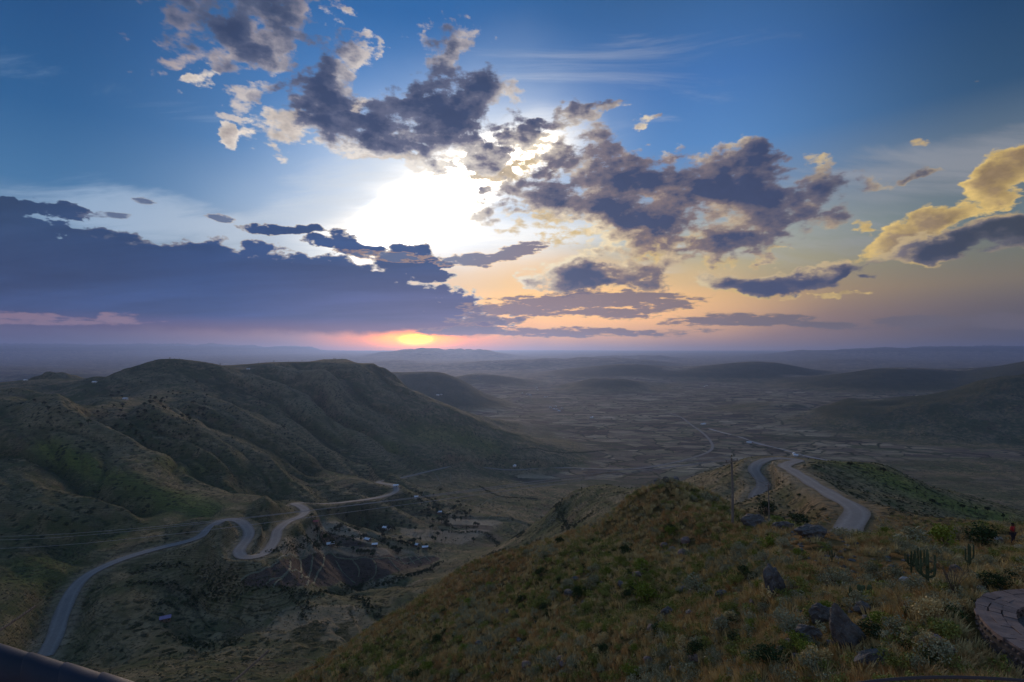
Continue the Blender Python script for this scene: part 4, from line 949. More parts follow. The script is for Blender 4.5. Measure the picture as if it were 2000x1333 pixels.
def boulder_mesh(name, r, sx, sy, sz, mt, sub=3, rough=0.22, cuts=7):
    bm = bmesh_ico(sub); v = bm[0]
    for i in range(cuts):                         # flat faces broken off
        d = r.normal(size=3); d /= np.linalg.norm(d); k = r.uniform(0.62, 0.88)
        s = v @ d; v = v - np.maximum(s - k, 0)[:, None] * d * 0.92
    off = r.uniform(0, 50)
    n = gnoise(v[:, 0] * 2 + off, v[:, 1] * 2 + v[:, 2] * 1.7, 3) + 0.5 * gnoise(v[:, 0] * 5 + off, v[:, 2] * 5 + v[:, 1] * 4, 4) + 0.25 * gnoise(v[:, 1] * 11 + off, v[:, 2] * 9 + v[:, 0] * 8, 5)
    v = v * (1 + rough * n)[:, None] * (sx / 2, sy / 2, sz / 2)
    me = bpy.data.meshes.new(name); me.from_pydata(v.tolist(), [], bm[1]); me.materials.append(mt)
    return me
import bmesh
_ico = {}
def bmesh_ico(sub):
    if sub not in _ico:
        b = bmesh.new(); bmesh.ops.create_icosphere(b, subdivisions=sub, radius=1.0)
        b.verts.ensure_lookup_table(); _ico[sub] = (np.array([v.co[:] for v in b.verts]), [tuple(x.index for x in f.verts) for f in b.faces]); b.free()
    return _ico[sub][0].copy(), _ico[sub][1]

# countless plants: one object whose points carry instanced copies of a few source plants
def scatter(name, pts, scales, rots, kinds, sources, label):
    me = bpy.data.meshes.new(name); pts = np.asarray(pts, np.float32)
    me.vertices.add(len(pts)); me.vertices.foreach_set('co', pts.ravel())
    for an, arr, ty in (('plant_scale', scales, 'FLOAT'), ('plant_turn', rots, 'FLOAT'), ('plant_kind', kinds, 'INT')):
        a = me.attributes.new(an, ty, 'POINT'); a.data.foreach_set('value', np.asarray(arr, np.int32 if ty == 'INT' else np.float32))
    o = bpy.data.objects.new(name, me); sc.collection.objects.link(o)
    col = bpy.data.collections.new(name + '_sources')
    for i, (me2) in enumerate(sources):
        s = bpy.data.objects.new('%s_source_%02d' % (name, i), me2); col.objects.link(s)
    ng = bpy.data.node_groups.new(name, 'GeometryNodeTree')
    ng.interface.new_socket('Geometry', in_out='INPUT', socket_type='NodeSocketGeometry'); ng.interface.new_socket('Geometry', in_out='OUTPUT', socket_type='NodeSocketGeometry')
    N = ng.nodes; i_ = N.new('NodeGroupInput'); o_ = N.new('NodeGroupOutput'); ip = N.new('GeometryNodeInstanceOnPoints'); ci = N.new('GeometryNodeCollectionInfo')
    ci.inputs['Collection'].default_value = col; ci.inputs['Separate Children'].default_value = True; ci.inputs['Reset Children'].default_value = True
    def attr(n, t):
        a = N.new('GeometryNodeInputNamedAttribute'); a.data_type = t; a.inputs[0].default_value = n; return a.outputs[0]
    L = ng.links; L.new(i_.outputs[0], ip.inputs['Points']); L.new(ci.outputs[0], ip.inputs['Instance']); ip.inputs['Pick Instance'].default_value = True
    L.new(attr('plant_kind', 'INT'), ip.inputs['Instance Index'])
    cx = N.new('ShaderNodeCombineXYZ'); L.new(attr('plant_turn', 'FLOAT'), cx.inputs[2])
    L.new(cx.outputs[0], ip.inputs['Rotation']); L.new(attr('plant_scale', 'FLOAT'), ip.inputs['Scale']); L.new(ip.outputs[0], o_.inputs[0])
    md = o.modifiers.new('plants', 'NODES'); md.node_group = ng
    return tag(o, label, kind='stuff')
# ------------------------------------------------------------------ countless ground cover
r = np.random.default_rng(11)
srcs = []; kinds = {}
def S(key, me): kinds.setdefault(key, []).append(len(srcs)); srcs.append(me)
for i in range(4): S('straw', tuft(r, 46, 0.42, 0.22, 0.55).mesh('straw_tuft', LM['straw']))
for i in range(3): S('rust', tuft(r, 40, 0.36, 0.20, 0.6).mesh('rusty_tuft', LM['rust']))
for i in range(3): S('olive', shrub_parts(r, 150, 0.75, 0.5, 0.035)[0].mesh('olive_forb', LM['olive']))
for i in range(3): S('silver', shrub_parts(r, 160, 0.7, 0.5, 0.032)[0].mesh('grey_forb', LM['silver']))
for i in range(2): S('lime', shrub_parts(r, 140, 0.65, 0.42, 0.035)[0].mesh('lime_forb', LM['lime']))
for i in range(2): S('dark', shrub_parts(r, 130, 0.6, 0.42, 0.035)[0].mesh('dark_forb', LM['dark']))
for i in range(2): S('stone', boulder_mesh('loose_stone', r, 0.35, 0.28, 0.2, ROCK, 1, 0.2, 4))
n = 62000
u = r.uniform(-0.75, 1.2, n); v = r.uniform(math.log(11), math.log(150), n); d = np.exp(v); x = u * d
ok = (r.random(n) < np.clip(d / 42, 0.45, 1)) & ~((d > 95) & (u < 0.42))
x, d, u = x[ok], d[ok], u[ok]; n = len(x)
PIT = (18.15, 14.6, 3.2)
keepout = (np.hypot(x - PIT[0], d - PIT[1]) > PIT[2] + 0.75)
dR = np.sqrt(((x[:, None] - LINE_R[None, :, 0]) ** 2 + (d[:, None] - LINE_R[None, :, 1]) ** 2)).min(1)
keepout &= dR > 4.6
x, d, u = x[keepout], d[keepout], u[keepout]; n = len(x)
z = height(x, d)
q1 = gnoise(x / 7, d / 7, 90); q2 = gnoise(x / 16, d / 16, 91); q3 = gnoise(x / 4, d / 4, 92); q4 = r.random(n)
bare = (gnoise(x / 6 + 3, d / 6, 93) + 0.5 * gnoise(x / 2, d / 2, 94) > -0.1) & (d < 46) & (d > 17) & (u > 0.52)
kd = np.empty(n, int)
for i in range(n):
    if bare[i]: k = 'stone' if q4[i] < 0.1 else ('straw' if q4[i] < 0.18 else ('rust' if q4[i] < .26 else ('silver' if q4[i] < 0.3 else None)))
    elif q1[i] + 0.5 * q3[i] > 0.36: k = 'silver' if q4[i] < 0.5 else 'straw'
    elif q2[i] > 0.12: k = 'rust' if q4[i] < 0.6 else ('straw' if q4[i] < 0.85 else 'olive')
    elif q2[i] < -0.26: k = 'olive' if q4[i] < 0.28 else ('lime' if q4[i] < 0.38 else ('straw' if q4[i] < 0.9 else 'dark'))
    else: k = 'straw' if q4[i] < 0.50 else ('rust' if q4[i] < 0.80 else ('silver' if q4[i] < 0.86 else ('olive' if q4[i] < 0.95 else ('dark' if q4[i] < 0.975 else 'stone'))))
    kd[i] = -1 if k is None else kinds[k][int(q4[i] * 1e6) % len(kinds[k])]
g = kd >= 0
isgrass = np.isin(kd, kinds['straw'] + kinds['rust'])
scl = np.where(isgrass, 1.0, 1.0) * r.uniform(0.6, 1.5, n) * np.clip(0.72 + d / 150, 0.72, 1.35)
base = np.c_[x, d, z]
def part_scatter(name, sel, lab):
    scatter(name, base[sel], scl[sel], r.uniform(0, 6.28, n)[sel], kd[sel], srcs, lab)
part_scatter('dry_grass', g & isgrass, 'straw and rust coloured dry grass covering the near hillside')
part_scatter('undergrowth', g & ~isgrass, 'low olive and grey-green undergrowth and loose stones on the near hillside')

ribbons('field_banks', bank_lines, 0.75, 0.5, LM['pale'], 'low grassy banks dividing the terraced fields below the hairpin')
# scrub over the slopes across the road, from 150 m outward
msrc = []
for i in range(4): msrc.append(shrub_parts(r, 110, 2.6, 1.7, 0.20, clumps=6)[0].mesh('scrub_clump', LM['scrub']))
for i in range(2): msrc.append(shrub_parts(r, 100, 2.4, 1.3, 0.18, clumps=6)[0].mesh('pale_scrub_clump', LM['pale']))
msrc.append(shrub_parts(r, 110, 3.0, 2.4, 0.24, clumps=6)[0].mesh('dark_scrub_clump', LM['dark']))
n = 60000
u = r.uniform(-1.25, 1.15, n); v = r.uniform(math.log(150), math.log(1900), n); d = np.exp(v); x = u * d
z = height(x, d); sl_ = resample(SL, UCOLS, VROWS, u, v); fd = resample(F_, UCOLS, VROWS, u, v); gr = resample(Gm, UCOLS, VROWS, u, v)
nn = gnoise(x / 60, d / 60, 95) + 0.6 * gnoise(x / 18, d / 18, 96)
gv = np.abs(gnoise((x * 0.51 + d * 0.86) / 60, (x * .86 - d * .51) / 260, 41))
p = np.clip(0.22 + 0.8 * nn + 0.5 * (0.2 - gv), 0.02, 0.8) * (1 - 0.97 * fd) * (1 - 0.8 * gr) * np.clip(sl_ * 5 + 0.25, 0, 1)
p = p * np.clip(900 / d, 0.35, 1)
p = np.where((d < 420), p + 0.25 * (1 - fd), p)
hl = np.abs(gnoise(x / 150 + 5, d / 95, 97)) < 0.022        # hedge lines between fields
hl |= (np.abs(gnoise(x / 90 + 9, d / 160, 98)) < 0.016)
p = np.where((fd > 0.4) & hl, 0.9, p)
p = np.maximum(p, 0.75 * np.exp(-((u - .17) / .09) ** 2 - ((np.log(d) - math.log(445)) / .16) ** 2))
p = np.maximum(p, 0.4 * ((d < 330) & (u > .38)))
for L in (LINE_L, LINE_R):
    Ls = L[::4]; dm = np.full(n, 1e9)
    for i in range(0, n, 8000): dm[i:i+8000] = np.sqrt((x[i:i+8000, None] - Ls[None, :, 0]) ** 2 + (d[i:i+8000, None] - Ls[None, :, 1]) ** 2).min(1)
    p = np.where(dm < 8.5, 0, p)
ok = r.random(n) < p
x, d, z, u, fd = x[ok], d[ok], z[ok], u[ok], fd[ok]; n = len(x)
kk = r.random(n); palez = gnoise(x / 50, d / 50, 99) > 0.05
kd = np.where(kk < 0.12, 6, np.where((palez & (kk > 0.45)) | (kk > 0.85), 4 + r.integers(0, 2, n), r.integers(0, 4, n)))
sc_ = r.uniform(0.35, 1.0, n) * np.clip(d / 600, 0.55, 1.15) * np.where(fd > .4, 0.9, 1.0)
scatter('scrub', np.c_[x, d, z - 0.1], sc_, r.uniform(0, 6.28, n), kd, msrc, 'dark scrub bushes dotted over the slopes and field edges across the road')
print('scrub', n)
# bushes crowding the ravine and field edges
rav = [[(250,1140),(350,1150),(450,1151),(560,1152),(640,1158),(700,1149),(760,1138),(830,1116),(862,1098)],[(640,1158),(690,1152),(740,1142),(790,1128),(840,1112)],[(470,1120),(430,1140),(400,1150)],[(690,1165),(720,1185),(750,1215),(765,1235)],[(560,1156),(600,1185),(590,1210)],
 [(600,1060),(640,1050),(700,1050),(760,1052),(830,1068)],[(820,962),(850,985),(868,1010),(880,1030),(930,1030)],[(935,950),(970,968),(1050,975)],[(880,1040),(960,1050),(1020,1045)],[(1060,1010),(1100,1020),(1160,1000)],[(950,1085),(1000,1075),(1050,1058)],[(300,1180),(400,1178),(470,1170)],[(330,1240),(420,1262),(470,1255)],
 [(640,1045),(700,1030),(760,1024)],[(520,1080),(560,1068),(620,1062)],[(255,1120),(300,1110),(380,1112),(440,1128)],[(880,905),(960,900),(1050,898)],[(1000,880),(1100,885),(1180,880)]]
bp = []
for L in rav:
    G = resample_line(catmull(hits([(a, b, 230) for a, b in L]), 6), 1.1)
    for g in G:
        for _ in range(3): bp.append((g[0] + r.normal(0, 2.4), g[1] + r.normal(0, 2.4)))
bp = np.array(bp); bp = np.c_[bp, height(bp[:, 0], bp[:, 1]) - .1]; k = len(bp)
scatter('hedges', bp, r.uniform(.3, .85, k), r.uniform(0, 6.28, k), np.where(r.random(k) < .3, 6, r.integers(0, 4, k)), msrc, 'dark bushes crowding the ravine and the field edges below the road')
print('hedge', k)
# ------------------------------------------------------------------ individual plants
r = np.random.default_rng(23)
def shrub_proto(kind, n, w, h, leaf, mt, clumps=9, stem=TWIG):
    L, S_ = shrub_parts(r, n, w, h, leaf, clumps=clumps)
    return (S_.mesh('shrub_stem', stem), L.mesh('shrub_foliage', mt), w, h, kind)
PROTO = {
 'silver': [shrub_proto('silver', 900, 1.5, 1.1, 0.045, LM['silver']) for _ in range(3)],
 'olive': [shrub_proto('olive', 900, 1.4, 1.0, 0.045, LM['olive']) for _ in range(2)],
 'lime': [shrub_proto('lime', 900, 1.3, 1.0, 0.045, LM['lime']) for _ in range(2)],
 'dark': [shrub_proto('dark', 1100, 1.3, 1.2, 0.045, LM['dark'], 12) for _ in range(2)],
 'straw': [shrub_proto('straw', 800, 1.3, 0.9, 0.04, LM['straw']) for _ in range(2)],
}
def shrub(kind, px, py, wpx, hpx, label, group=None, name='shrub', cat='bush', dmin=0, pos=None):
    p = at(px, py, dmin) if pos is None else pos; d = p[1]
    s, l, w, h, _ = PROTO[kind][int(r.integers(len(PROTO[kind])))]
    o = link(name, s, None, (p[0], p[1], p[2] - 0.03), r.uniform(0, 6.28), (wpx * d / 1000 / w, wpx * d / 1000 / w, hpx * d / 1000 / h))
    link('foliage', l, o)
    return tag(o, label, cat, group)
# bushes that can be told apart
for a in [
 ('dark', 1128, 1175, 26, 40, 'small dark round bush standing alone low on the near hill slope'),
 ('dark', 1057, 1190, 24, 28, 'dark green bush on the lower left of the near hill slope'),
 ('dark', 1093, 1066, 24, 22, 'dark green bush breaking the left skyline of the near hill'),
 ('dark', 1221, 1086, 30, 28, 'leafy green bush on the middle of the near hill slope'),
 ('lime', 1252, 1112, 34, 28, 'bright yellow-green bush just below the leafy green bush on the hill'),
 ('lime', 1183, 1128, 26, 26, 'small yellow-green bush left of the brighter one on the hill'),
 ('lime', 1310, 1048, 28, 24, 'yellow-green bush high on the near hill under the summit'),
 ('silver', 1384, 984, 46, 26, 'pale silvery bush near the top of the hill left of the tall pole'),
 ('lime', 1262, 1180, 60, 50, 'wide yellow-green thicket in the middle of the near slope'),
 ('silver', 1365, 1160, 70, 40, 'wide silvery bush on the near slope left of the grey boulder'),
 ('lime', 1498, 1075, 36, 38, 'bright yellow-green bush growing on top of the rocky knoll'),
 ('dark', 1496, 1004, 40, 34, 'dark round bush behind the knoll beside the shorter pole', None, 'shrub', 'bush', 55),
 ('dark', 1556, 1026, 56, 28, 'low dark green bush on the knoll beneath the right-hand road', None, 'shrub', 'bush', 0),
 ('lime', 1516, 1022, 34, 18, 'low yellow bush between the two dark bushes on the knoll', None, 'shrub', 'bush', 0),
 ('silver', 1632, 1150, 66, 44, 'silvery flowering bush right of the grey boulder'),
 ('silver', 1745, 1140, 50, 44, 'sparse silvery bush between the cactus and the prickly pear'),
 ('silver', 1780, 1062, 74, 40, 'wide pale bush on the ridge right of the road bend'),
 ('lime', 1846, 1070, 66, 52, 'tall yellow-green bush on the ridge at the right'),
 ('lime', 1735, 1046, 30, 22, 'small yellow-green bush on the ridge beside the road end'),
 ('dark', 1920, 1068, 70, 52, 'dark leafy bush on the ridge left of the person in red'),
 ('silver', 1876, 1060, 36, 38, 'pale feathery bush tucked between the tall green and the dark ridge bushes'),
 ('olive', 1440, 1150, 40, 34, 'olive bush just left of the grey boulder'),
 ('olive', 1560, 1165, 46, 46, 'dark olive bush growing against the right side of the grey boulder'),
 ('silver', 1470, 1225, 36, 28, 'small silvery bush below the grey boulder'),
 ('straw', 1790, 1255, 60, 40, 'clump of dry yellow grass above the reddish triangular stone'),
 ('silver', 1790, 1310, 50, 36, 'pale bush at the bottom edge right of the leaning boulder'),
 ('dark', 1500, 1300, 80, 50, 'dark bush at the bottom edge below the leaning boulder'),
 ('olive', 1710, 1110, 30, 18, 'flat olive bush on the bare ground before the cactus'),
 ('straw', 1880, 1200, 40, 44, 'tall dry grass clump beside the stone-topped wall'),
]: shrub(*a)
cnt = 0
GL = {'silver': 'grey-green leafy bush scattered over the near dry hillside', 'olive': 'olive green bush scattered over the near dry hillside',
      'lime': 'yellow-green bush scattered over the near dry hillside', 'dark': 'small dark bush scattered over the near dry hillside', 'straw': 'dried yellow bush scattered over the near dry hillside'}
while cnt < 190:
    px, py = r.uniform(620, 1990), r.uniform(950, 1330)
    if py < 1330 - (px - 620) * 0.56 and px < 1300: continue
    p = at(px, py)
    if p[1] > 95 or p[1] < 14 or math.hypot(p[0] - PIT[0], p[1] - PIT[1]) < 4.6: continue
    if px > 1600 and r.random() < 0.55: continue
    k = ['silver', 'olive', 'lime', 'dark', 'straw'][int(r.choice(5, p=[.34, .26, .12, .12, .16]))]
    w = r.uniform(0.6, 1.5) * 1000 / p[1] * (1.25 if p[1] > 45 else .9)
    if py < 1060 and px < 1450: wh = 'round the summit of the near hill'
    elif px < 1130: wh = 'on the lower left flank of the near hill'
    elif px > 1560 and py < 1200: wh = 'on the level ground between the knoll and the wall'
    elif py > 1240: wh = 'low on the slope along the bottom edge'
    else: wh = 'on the middle of the near slope'
    ad = {'silver': 'grey-green leafy bush', 'olive': 'olive green bush', 'lime': 'yellow-green bush', 'dark': 'small dark bush', 'straw': 'dried yellow bush'}[k]
    shrub(k, px, py, w, w * r.uniform(0.6, 0.9), ad + ' ' + wh, ad + 'es ' + wh if True else {'silver': 'grey-green bushes', 'olive': 'olive bushes', 'lime': 'yellow-green bushes', 'dark': 'small dark bushes', 'straw': 'dried bushes'}[k] + ' over the near hillside', pos=p); cnt += 1

# ------------------------------------------------------------------ trees
def tree_proto(h, w, leaf, mt, flat_=1.0, n=520):
    T_ = MB(); C = MB()
    tip = np.array([r.normal(0, .05) * h, r.normal(0, .05) * h, h * .6])
    T_.tube([(0, 0, -0.4), tip * .5 + r.normal(0, .02 * h, 3) * (1, 1, 0), tip], [h * .035, h * .025, h * .015], 6, False)
    for i in range(11):
        a = r.uniform(0, 6.28); q = r.uniform(0.1, 1) ** .7
        c = np.array([math.cos(a) * w * .36 * q, math.sin(a) * w * .36 * q, h * (0.62 + 0.26 * (1 - q * q) * flat_) * r.uniform(.85, 1.1)])
        T_.tube([tip * (.55 + .3 * r.random()), (tip + c) / 2, c], [h * .014, h * .01, h * .004], 4, False)
        k = n // 11; dd = r.normal(size=(k, 3)); dd /= np.linalg.norm(dd, axis=1)[:, None]
        C.leaves(c + dd * w * r.uniform(.13, .21) * (r.uniform(0.3, 1.1, k) ** .5)[:, None] * (1, 1, .75), leaf, r, asp=.7)
    return T_.mesh('trunk', BARK), C.mesh('crown', mt), h
TREES = [tree_proto(6, 5.5, .34, LM['dark']), tree_proto(6, 4.6, .32, LM['dark']), tree_proto(5, 5.6, .32, LM['scrub'], .6), tree_proto(7, 3.6, .3, LM['dark']), tree_proto(5, 5, .32, LM['scrub'])]
def tree(px, py, h, label, group, dmin=0, pos=None):
    p = at(px, py, dmin) if pos is None else pos
    t, c, h0 = TREES[int(r.integers(len(TREES)))]; s = h / h0
    o = empty('tree', (p[0], p[1], p[2]), r.uniform(0, 6.28)); o.scale = (s * r.uniform(.85, 1.2), s * r.uniform(.85, 1.2), s)
    link('trunk', t, o); link('crown', c, o)
    return tag(o, label, 'tree', group)
ham = [(650,1068),(662,1070),(690,1078),(700,1084),(712,1084),(726,1085),(770,1083),(768,1078),(776,1084),(740,1032),(765,1035),(770,1040),(746,1044),(748,1052),(752,1060),(705,1058),(690,1056),(680,1058),(800,1062),(790,1066),(806,1070),(820,1060),(835,1072),(815,1080),
 (832,1000),(838,1008),(844,1014),(850,998),(855,1005),(860,992),(836,992),(866,1010),(872,1016),(846,1022),(880,1008),(862,1022),(890,1018),(824,985),(895,985),(902,992),(898,1004),(905,1010),(893,996),(900,1018),(908,1002),(870,1028),(920,1014),(930,1030),(912,1036),
 (814,965),(822,970),(830,975),(800,968),(808,976),(843,972),(852,980),(862,962),(720,1030),(633,1058),(618,1066),(675,1044),(655,1036),(645,1050),(700,1040),(860,1060),(852,1050),(845,1058),(870,1056),(864,1044),(760,1072),(785,1058)]
ham += [(a + r.normal(0, 5), b + r.normal(0, 3)) for a, b in ham[:48]] + [(r.uniform(600, 930), r.uniform(1000, 1075)) for _ in range(30)]
for px, py in ham:
    if py < 1025 and px > 800: lb, gp = 'dark green tree in the grove above the hamlet', 'trees in the grove above the hamlet'
    elif px > 760: lb, gp = 'dark green tree among the houses at the right end of the hamlet', 'trees at the right end of the hamlet'
    else: lb, gp = 'dark green tree among the houses on the left side of the hamlet', 'trees on the left side of the hamlet'
    tree(px + r.normal(0, 2), py, r.uniform(4, 7.5), lb, gp)
flank = []
for i in range(110):
    px, py = r.normal(330, 95), r.normal(800, 34)
    if py > 730 and px > 20: flank.append((px, py))
flank += [(318,783),(322,788),(315,790),(319,799),(322,801),(295,780),(302,782),(370,824),(378,829),(295,826),(92,799),(86,793),(95,803),(210,811),(235,805),(240,800),(400,790),(425,795),(440,802),(455,790),(470,800),(345,775),(352,778),(340,779),(66,787),(40,793),(555,838),(480,780),(430,775)]
for px, py in flank:
    p = at(px, py)
    wh = ('on the near left shoulder of the left mountain' if px < 260 else ('on the saddle below the rounded mountain top' if px < 400 else 'on the slope under the flat mountain top'))
    if 560 < p[1] < 1500: tree(px, py, r.uniform(3.5, 7.0), 'small dark tree ' + wh, 'trees ' + wh, pos=p)
for px in (332, 535, 564, 590, 652, 655, 430, 505): 
    col_ = [(px, y) for y in range(700, 740)]; g = hits(col_); ok = [k for k in g if 1200 < k[1] < 1600]
    if ok: tree(px, 0, 4.5, 'tiny tree on the skyline of the left mountain', 'trees on the mountain skyline', pos=np.array([ok[0][0], ok[0][1], h1(ok[0][0], ok[0][1])]))
for px, py in [(1930,1003),(1880,998),(1790,962),(1725,925),(1660,915),(1905,1002),(1960,1018),(1820,985)]:
    tree(px, py, r.uniform(2.5, 4), 'low dark tree on the green slope beyond the right-hand road', 'trees on the right-hand spur', 120)
# ------------------------------------------------------------------ houses
TIN = rock_mat2('weathered_tin', (0.50, 0.54, 0.60), (0.68, 0.72, 0.78)); TINR = simple('red_tin', (0.30, 0.09, 0.08), .6, 3); TINP = simple('purple_tin', (0.20, 0.17, 0.30), .6, 3)
MUD = simple('mud_wall', (0.17, 0.125, 0.085), .95, 2.0); WOOD = simple('grey_wood', (0.11, 0.095, 0.08), .9, 8); PALEW = simple('whitewashed_wall', (0.55, 0.54, 0.50), .9, 2)
DARKW = simple('dark_opening', (0.02, 0.018, 0.016), .9)
def house(px, py, L, Wd, rot, roof, wall, label, dmin=0, hw=2.4):
    p = at(px, py, dmin); o = empty('house', (p[0], p[1], p[2] - 0.1), rot)
    b = MB(); h = hw
    b.add([(-L/2,-Wd/2,-.6),(L/2,-Wd/2,-.6),(L/2,Wd/2,-.6),(-L/2,Wd/2,-.6),(-L/2,-Wd/2,h),(L/2,-Wd/2,h),(L/2,Wd/2,h),(-L/2,Wd/2,h),(-L/2,0,h+Wd*.24),(L/2,0,h+Wd*.24)],
          [(0,1,5,4),(2,3,7,6),(1,2,6,9,5),(3,0,4,8,7)])
    b.obj('wall', wall, o)
    for sgn in (-1, 1):
        q = MB(); e = .45; n = 9; rise = Wd * .24 + .1
        vs = []; fs = []
        for i in range(n * 2 + 1):
            x = -L/2 - e + (L + 2*e) * i / (2 * n); dz = 0.05 * (i % 2)
            vs += [(x, 0, h + rise + dz), (x, sgn * (Wd/2 + e), h - .12 + dz), (x, 0, h + rise + dz - .07), (x, sgn * (Wd/2 + e), h - .19 + dz)]
        for i in range(n * 2):
            k = i * 4; fs += [(k, k+1, k+5, k+4), (k+2, k+6, k+7, k+3), (k+1, k+3, k+7, k+5)]
        q.add(vs, fs); q.obj('roof', roof, o)
    dr = MB(); dr.box((L*.12, -Wd/2 - .04, .95), (.95, .07, 1.9)); dr.obj('door', WOOD, o)
    for xx in (-.3, .36):
        w_ = MB(); w_.box((L*xx, -Wd/2 - .03, 1.35), (.7, .06, .7)); w_.obj('window', DARKW, o)
    return tag(o, label, 'house')
for a in [
 (645, 1066, 6.5, 4.5, .5, TIN, MUD, 'tin-roofed house leftmost in the hamlet above the brown terraces'),
 (718, 1057, 6.5, 4.5, -.5, TIN, MUD, 'tin-roofed house beside the hedge in the middle of the hamlet'),
 (732, 1067, 5, 3.8, .2, TIN, MUD, 'small tin-roofed house just right and below the middle one in the hamlet'),
 (755, 1034, 8.5, 5.2, -.15, TIN, PALEW, 'long pale tin-roofed house standing highest in the hamlet beside trees'),
 (812, 1067, 6.5, 4.5, -.4, TIN, MUD, 'tin-roofed house on the right side of the hamlet'),
 (830, 1072, 6, 4.2, .3, TIN, MUD, 'grey-roofed house at the right-hand end of the hamlet'),
 (858, 1003, 6, 4.2, .2, TIN, MUD, 'small tin-roofed house hidden in the grove above the hamlet'),
 (813, 973, 5, 3.6, .2, TIN, PALEW, 'tiny pale hut on the terraces below the road bend'),
 (615, 1023, 6, 4, .2, TINR, MUD, 'red-roofed house below the road, left of the hamlet'),
 (323, 1213, 5.2, 3.8, .55, TINP, MUD, 'lone purple-roofed hut on the dark slope in the lower left'),
 (773, 951, 7, 4.5, .2, TIN, PALEW, 'pale-roofed house on the road bend above the terraces'),
 (245, 781, 7, 4.5, .1, TIN, PALEW, 'small white house on the upper flank of the left mountain'),
 (185, 748, 9, 5, .0, TIN, PALEW, 'low white building on the saddle left of the mountain top'),
 (485, 722, 8, 5, .0, TIN, PALEW, 'tiny white house on the edge of the flat mountain top'),
 (50, 744, 9, 5, .1, TIN, PALEW, 'tiny pale building on the far left mountain shoulder'),
]: house(*a)
vill = [(1020,769,3300),(1028,771,3250),(1035,773,3200),(1046,760,3600),(1050,763,3560),(1075,797,2500),(1082,800,2450),(1088,801,2450),(1092,804,2400),(1085,795,2500),(1098,799,2480),(1068,776,3000),(1064,777,3000),(1155,817,2150),(1158,816,2150),(855,773,3000),(862,772,3000),(1372,830,2000),(1376,829,2000),(1463,866,1600),(1551,888,1420),(1554,891,1400),(1375,756,3900),(1380,754,3900),(1048,758,3650),(1005,912,1240)]
for i, (px, py, dm) in enumerate(vill):
    p = at(px, py); rt = r.uniform(0, 3)
    o = empty('valley_house', (p[0], p[1], p[2] - .1), rt); L, Wd, h = r.uniform(9, 15), r.uniform(6, 8), 3.2
    b = MB(); b.box((0, 0, h / 2), (L, Wd, h)); b.obj('wall', PALEW, o)
    q = MB(); q.add([(-L/2-.5,-Wd/2-.6,h-.1),(L/2+.5,-Wd/2-.6,h-.1),(L/2+.5,0,h+2),(-L/2-.5,0,h+2),(L/2+.5,Wd/2+.6,h-.1),(-L/2-.5,Wd/2+.6,h-.1)], [(0,1,2,3),(3,2,4,5),(0,3,5),(1,4,2)]); q.obj('roof', TIN, o)
    tag(o, 'tiny white house far out on the valley floor', 'house', 'houses far out in the valley')

# ------------------------------------------------------------------ rocks
def boulder(px, py, wpx, hpx, label, mt=ROCK, sub=4, tilt=0.0, depth=0.8, name='boulder', cuts=8, sink=0.25, cat='rock', dmin=0, rough=.18):
    p = at(px, py, dmin); w, h = wpx * p[1] / 1000, hpx * p[1] / 1000
    me = boulder_mesh(name, np.random.default_rng(int(px) * 7 + 3), w, w * depth, h * 1.35, mt, sub, rough, cuts)
    o = link(name, me, None, (p[0], p[1] + w * depth * .2, p[2] + h * (0.5 - sink * .5)), 0)
    o.rotation_euler = (r.uniform(-.1, .1), tilt, r.uniform(-.4, .4))
    return tag(o, label, cat)
boulder(1516, 1165, 44, 58, 'upright grey boulder on the near slope below the knoll', tilt=-.12)
boulder(1656, 1270, 62, 86, 'large grey boulder leaning to the left near the bottom edge', tilt=-.35, cuts=10)
boulder(1608, 1215, 42, 34, 'dark slab of rock lying behind the large leaning boulder', tilt=.5)
boulder(1584, 1258, 50, 34, 'dark rounded rock left of the large leaning boulder')
boulder(1476, 1032, 56, 24, 'dark rock outcrop on the knoll nearest the tall pole', depth=.6)
boulder(1532, 1038, 44, 20, 'dark rock outcrop on the knoll, middle of the three', depth=.6)
boulder(1590, 1052, 62, 22, 'long dark rock outcrop on the knoll, rightmost of the three', depth=.6)
boulder(1838, 1285, 60, 34, 'reddish triangular stone left of the rubble wall', STONE_RED, cuts=12, tilt=.2)
boulder(1771, 1141, 22, 12, 'pale flat stone on the bare ground left of the cactus foot', STONE_PALE, 3)
boulder(1851, 1222, 18, 10, 'pale stone below the dark rosette plant', STONE_PALE, 3)
boulder(1834, 1214, 12, 14, 'small pink stone left of the dark rosette plant', STONE_RED, 3)
boulder(1868, 1230, 14, 7, 'small flat pale stone between the rosette plants and the wall', STONE_PALE, 3)
boulder(1952, 1056, 14, 8, 'small white stone on the ridge left of the person', STONE_PALE, 3)
boulder(2000, 1074, 30, 8, 'long white stone lying on the ridge at the feet of the person', STONE_PALE, 3)
boulder(1320, 940, 14, 9, 'dark rock on the summit of the near hill, rightmost', sub=3)
boulder(1300, 942, 16, 10, 'dark rock on the summit of the near hill, between two others', sub=3)
boulder(1283, 944, 12, 8, 'dark rock on the summit of the near hill, leftmost', sub=3)
boulder(1688, 1198, 30, 20, 'dark rock in the hollow below the prickly pear', sub=3)
boulder(1640, 1150, 26, 16, 'dark rock behind the silvery flowering bush', sub=3)
boulder(1712, 1300, 80, 24, 'broken dark rock ledge right of the leaning boulder', cuts=12, depth=.5)
boulder(1410, 1170, 26, 16, 'grey rock half buried in grass left of the boulder', sub=3)
boulder(1305, 1206, 26, 18, 'grey rock low on the near slope with a dark side', sub=3)
